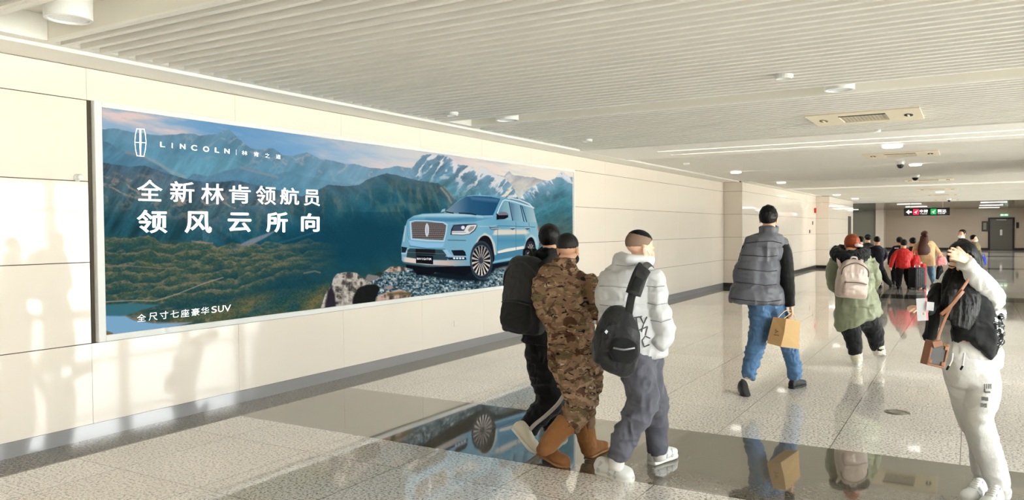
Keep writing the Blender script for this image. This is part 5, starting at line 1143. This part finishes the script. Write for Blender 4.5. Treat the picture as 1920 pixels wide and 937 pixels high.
# ---------------------------------------------------------------- people further down the corridor
def gp(x, d, z=0.0):
    k = (z-EYE)/d; y = 468.5-(k-CR[2]*(x-960)/F_PX-_f[2])*F_PX/CU[2]; return W(x, y, d), y
M_NAVY = fabric('navy_cloth', (30, 33, 50)); M_RED = fabric('red_cloth', (206, 34, 32), .6); M_CAMEL = fabric('camel_wool', (196, 164, 122)); M_BRH = hairmat('brown_hair', (70, 36, 26)); M_JEAN2 = fabric('pale_denim', (98, 128, 150)); M_KHAKI = fabric('khaki_cloth', (118, 104, 74)); M_PINK = fabric('pink_cloth', (238, 148, 150))
def fp(label, d, head, face, sw, hip, hem, feet, mt, mb, mh=None, long=0, arms=(), mask=False, ms=None, bald=False, jacket='coat'):
    hx, hy, H = head; c, fy = gp((feet[0]+feet[1])/2, d)
    p = Person(label, d, c, group=None); p.head((hx, hy), H, face, .05, ears=H > 15); s_ = H/17
    if bald: p.cap(k=1.05, low=.3, sidelow=.45, face_in=.85); 
    else: p.cap(k=1.1, low=.22, sidelow=.38)
    if long:
        p.tube('hair', [(hx, hy+H*.1, .02, H*.40, H*.38), (hx, hy+H*.7, -.06, H*.52, H*.32), (hx, hy+H*.7+long*.6, -.12, H*.72, H*.3), (hx, hy+H*.7+long, -.12, H*.62, H*.2)], body=0, n=16)
    sy = hy+H*.56; p.skin([(hx, hy+H*.2, 0, H*.26), (hx, sy+3, 0, H*.3)])
    p.tube(jacket, [(hx, sy-1, 0, H*.33, H*.33), (hx, sy+1.5*s_, 0, sw*.6, H*.4), (hx*.8+hip*.2, sy+5*s_, 0, sw*.93, H*.55), (hx*.6+hip*.4, sy+14*s_, 0, sw*.92, H*.62), (hip, (sy+hem)/2+6*s_, 0, sw*.82, H*.62), (hip, hem-1, 0, sw*.88, H*.65), (hip, hem, 0, sw*.8, H*.6)], n=18, k=3)
    for j, side in enumerate((-1, 1)):
        a = arms[j] if j < len(arms) else ((hx+side*(sw+1), sy+24*s_), (hx+side*(sw-1), sy+42*s_))
        x0 = hx+side*sw*.78; dd = 0 if len(a) < 3 else a[2]
        p.tube(jacket, [(x0, sy+6*s_, 0, 4.3*s_), (a[0][0], a[0][1], dd*.3, 4.0*s_), (a[1][0], a[1][1], dd, 3.2*s_)], n=14, k=3)
        p.skin([(a[1][0], a[1][1]-1, dd, 2.0*s_), (a[1][0], a[1][1]+3*s_, dd, 2.4*s_), (a[1][0], a[1][1]+6*s_, dd, 1.6*s_)])
    for j, fx in enumerate(feet):
        dz = (.12 if j else -.12); g, gy = gp(fx, d+dz); hx_ = hip+(-1 if j == 0 else 1)*sw*.36*(1 if feet[1] > feet[0] else -1); ky = (hem+gy)/2
        p.tube('trousers', [(hx_, hem-5*s_, 0, 7.2*s_), (hx_*.7+fx*.3, hem+6*s_, dz*.3, 6.6*s_), (hx_*.4+fx*.6, ky+2, dz*.6, 5.2*s_), (fx, gy-6*s_, dz, 4.2*s_)], n=14, k=3)
        dr = n3(hd*.5+aw*.86); shoe(p.root, g-dr*.08, g+dr*.18, ms or MKB, MBSOLE, w=.1, hgt=.085)
    p.done(jacket, mt, .014, 1, disp=folds(.009, 8)); p.done('trousers', mb, .014, 1, disp=folds(.008, 8)); p.done('hair', mh or M_HAIR, .012, 1)
    if mask: bm = B(); h = p.hf[4]; ellip(bm, p.L(0, .25, .24), [p.hf[1]*.28*h, p.hf[2]*.28*h, p.hf[3]*.23*h]); finish('face_mask', bm, M_MASK, p.root, .01)
    p.finish_body(M_SKIN, .011); return p
fp('balding person in a dark navy coat with one elbow out, just beyond the olive parka', 21.4, (1644, 451.5, 17.5), (.2, 1), 15, 1643, 506, (1650, 1670), M_NAVY, MK, bald=True, arms=(((1627, 478), (1632, 496)), ((1660, 478), (1652, 490), .2)))
fp('person in dark coat with short hair, between the red haired and the balding person', 25.0, (1627, 447, 16), (.1, 1), 13, 1627, 500, (1623, 1631), MKB, MK)
fp('person in navy top partly hidden behind the auburn hair', 25.5, (1613, 450.5, 16), (-.1, 1), 11, 1614, 498, (1609, 1618), M_NAVY, MK)
q = fp('person in black tracksuit top with white back lettering, left of the red jacket', 22.6, (1686, 452, 16), (.1, 1), 13, 1682, 503, (1676, 1687), M_NAVY, MK, arms=(((1669, 480), (1668, 496)), ((1697, 480), (1697, 496))))
bm = B()
for k, (x, w_) in enumerate(((1678.5, 2), (1681.5, 1.6), (1684, 1.6))):
    pt = W(x, 465, 22.3); a, b_ = CR*w_*.5*22/F_PX, CU*1.0*22/F_PX; bm.faces.new([bm.verts.new(pt+v) for v in (a+b_, -a+b_, -a-b_, a-b_)])
obj('back_lettering', bm, M_MASK, q.root)
fp('person in bright red hooded jacket and black trousers, seen from behind', 20.8, (1694, 457, 17), (.1, 1), 15.5, 1693, 503, (1684, 1704), M_RED, MK, arms=(((1674, 484), (1670, 501)), ((1708, 484), (1706, 500), .15)), ms=MK, jacket='jacket')
fp('person with black hair and dark coat between the red jacket and the camel coat', 23.4, (1711, 453.5, 17), (.1, 1), 12, 1711, 500, (1707, 1714), MKB, MK)
fp('person in camel coat and pale jeans with long brown hair', 22.0, (1733, 441.5, 17.5), (0, 1), 19, 1736, 498, (1733, 1751), M_CAMEL, M_JEAN2, M_BRH, long=24, arms=(((1711, 482), (1706, 502)), ((1762, 478), (1766, 492), .1)))
fp('person in dark jacket with white face mask turned left, above the long haired person', 22.4, (1804, 438.5, 17), (-.85, -.4), 12, 1806, 498, (1802, 1811), MKB, MK, mask=True)
fp('person in khaki coat with white face mask, farthest along the corridor', 28.5, (1826, 447, 13.5), (.6, -.6), 10, 1828, 488, (1825, 1832), M_KHAKI, M_NAVY, mask=True, arms=(((1816, 470), (1818, 482)), ((1836, 470), (1838, 480), -.3)))
def softbag(name, label, px, d, w, h, dp, m, grp=None, hang=True):
    pc = W(px[0], px[1], d); t = thing(name, label, 'bag', tuple(pc), grp); bm = B(); U = np.array([0, 0, 1.0])
    loft(bm, [(pc-U*h*.5, w*.44, dp*.4), (pc-U*h*.4, w*.5, dp*.5), (pc+U*h*.1, w*.48, dp*.48), (pc+U*h*.45, w*.36, dp*.34), (pc+U*h*.5, w*.28, dp*.2)], 18, 3, power=3)
    finish('bag_body', bm, m, t, .012, 1, folds(.01, 10))
    strap('carry_handle', [pc+U*h*.45-hd*w*.22, pc+U*(h*.5+.1)-hd*w*.12, pc+U*(h*.5+.1)+hd*w*.12, pc+U*h*.45+hd*w*.22], .02, .01, m, t, nrm=FW); return t
softbag('shopping_bag', 'pink bag hanging from the arm of the person in the camel coat', (1765, 489), 21.6, .27, .22, .12, M_PINK)
softbag('shoulder_bag', 'tall black bag below the pink bag', (1762, 511), 21.7, .19, .36, .12, MK)
def suitcase(label, x, d, w, h, dp, m, turn=0.0):
    g, _ = gp(x, d); t = thing('suitcase', label, 'suitcase', tuple(g)); e = n3(hd*math.cos(turn)+aw*math.sin(turn)); f_ = np.cross(e, [0, 0, 1.0]); U = np.array([0, 0, 1.0])
    bm = B(); obox(bm, g+U*(h/2+.05), [e*w/2, f_*dp/2, U*h/2], .035); obj('shell', bm, m, t, True)
    bm = B()
    for k in range(-2, 3): obox(bm, g+U*(h/2+.05)+e*k*w*.16, [e*.012, f_*(dp/2+.006), U*h*.42], .003)
    obj('shell_rib', bm, m, t)
    for i in (-1, 1):
        for j in (-1, 1): bm = B(); ellip(bm, g+U*.03+e*i*w*.38+f_*j*dp*.34, [e*.012, f_*.03, U*.03], 12); obj('wheel', bm, M_BLACK, t, True)
    bm = B()
    for i in (-1, 1): loft(bm, [(g+U*(h+.04)+e*i*w*.22, .008, .008), (g+U*(h+.1)+e*i*w*.22, .008, .008)], 8, 1)
    loft(bm, [(g+U*(h+.1)-e*w*.24, .012, .012), (g+U*(h+.1)+e*w*.24, .012, .012)], 8, 1); obj('pull_handle', bm, M_STEEL, t); return t
suitcase('black upright suitcase standing beside the legs in pale jeans', 1719, 20.6, .36, .54, .24, MKB, .35)
suitcase('red suitcase between the black suitcase and the pale jeans', 1727, 21.3, .30, .60, .2, M_RED, .9)
softbag('holdall', 'red holdall carried above the black suitcase beside the camel coat', (1716, 491), 20.85, .24, .36, .16, M_RED)
softbag('tote_bag', 'bright blue bag behind the shoulder of the long haired person', (1844, 489), 28.15, .2, .3, .1, fabric('blue_cloth', (44, 66, 170)))

# ---------------------------------------------------------------- hanging direction sign
SY = 44.4; x0, x1, z0, z1 = -2.98, -.94, 2.235, 2.62
t = thing('direction_sign', 'black hanging sign with white arrow, red and green symbols and Chinese lettering', 'sign', ((x0+x1)/2, SY, z0))
bm = B(); box(bm, x0, x1, SY, SY+.12, z0, z1, .01); obj('sign_board', bm, M_BLACK, t)
for x in (x0+.3, x1-.3): bm = B(); box(bm, x-.012, x+.012, SY+.05, SY+.07, z1, ZC); obj('hanger', bm, M_STEEL, t)
zc, hh = (z0+z1)/2, z1-z0; M_SW = mat('sign_white', (255, 255, 255), .5, emit=(255, 255, 255), es=.8)
def spoly(pts, m, nm):
    bm = B(); bm.faces.new([bm.verts.new((x, SY-.006, z)) for x, z in pts]); obj(nm, bm, m, t)
spoly([(x0+.10, zc), (x0+.24, zc+.12), (x0+.24, zc+.04), (x0+.36, zc+.04), (x0+.36, zc-.04), (x0+.24, zc-.04), (x0+.24, zc-.12)], M_SW, 'arrow')
mr = mat('sign_red', (225, 30, 60), .5, emit=(235, 30, 70), es=.7); mg = mat('sign_green', (20, 150, 70), .5, emit=(20, 160, 80), es=.6)
for xa, m_ in ((x0+.42, mr), (x0+1.20, mg)):
    spoly([(xa, zc-.14), (xa+.26, zc-.14), (xa+.26, zc+.14), (xa, zc+.14)], m_, 'symbol_square')
    bm = B(); bm.faces.new([bm.verts.new((xa+p, SY-.009, zc+q_)) for p, q_ in ((.05, -.02), (.2, .07), (.21, .05), (.14, .0), (.16, -.08), (.13, -.08), (.10, -.02), (.06, -.04))]); obj('aeroplane_symbol', bm, M_SW, t)
def stext(chars, m):
    for ch, bx in chars:
        bm = text_mesh([(ch, bx)], .012, lambda x, z: (x, SY-.007, z)); obj('sign_character', bm, m, t)
stext([('中', (x0+.72, zc+.11, x0+.87, zc-.05)), ('转', (x0+.90, zc+.11, x0+1.08, zc-.05)), ('到', (x0+1.50, zc+.11, x0+1.68, zc-.05)), ('达', (x0+1.71, zc+.11, x0+1.89, zc-.05))], M_SW)
for s_, xa in (('Transfer', x0+.73), ('Arrivals', x0+1.51)):
    w_ = .036; items = [(c, (xa+i*.042, zc-.08, xa+i*.042+.032, zc-.12)) for i, c in enumerate(s_)]
    obj('small_lettering', text_mesh(items, 0, lambda x, z: (x, SY-.007, z)), M_SW, t)
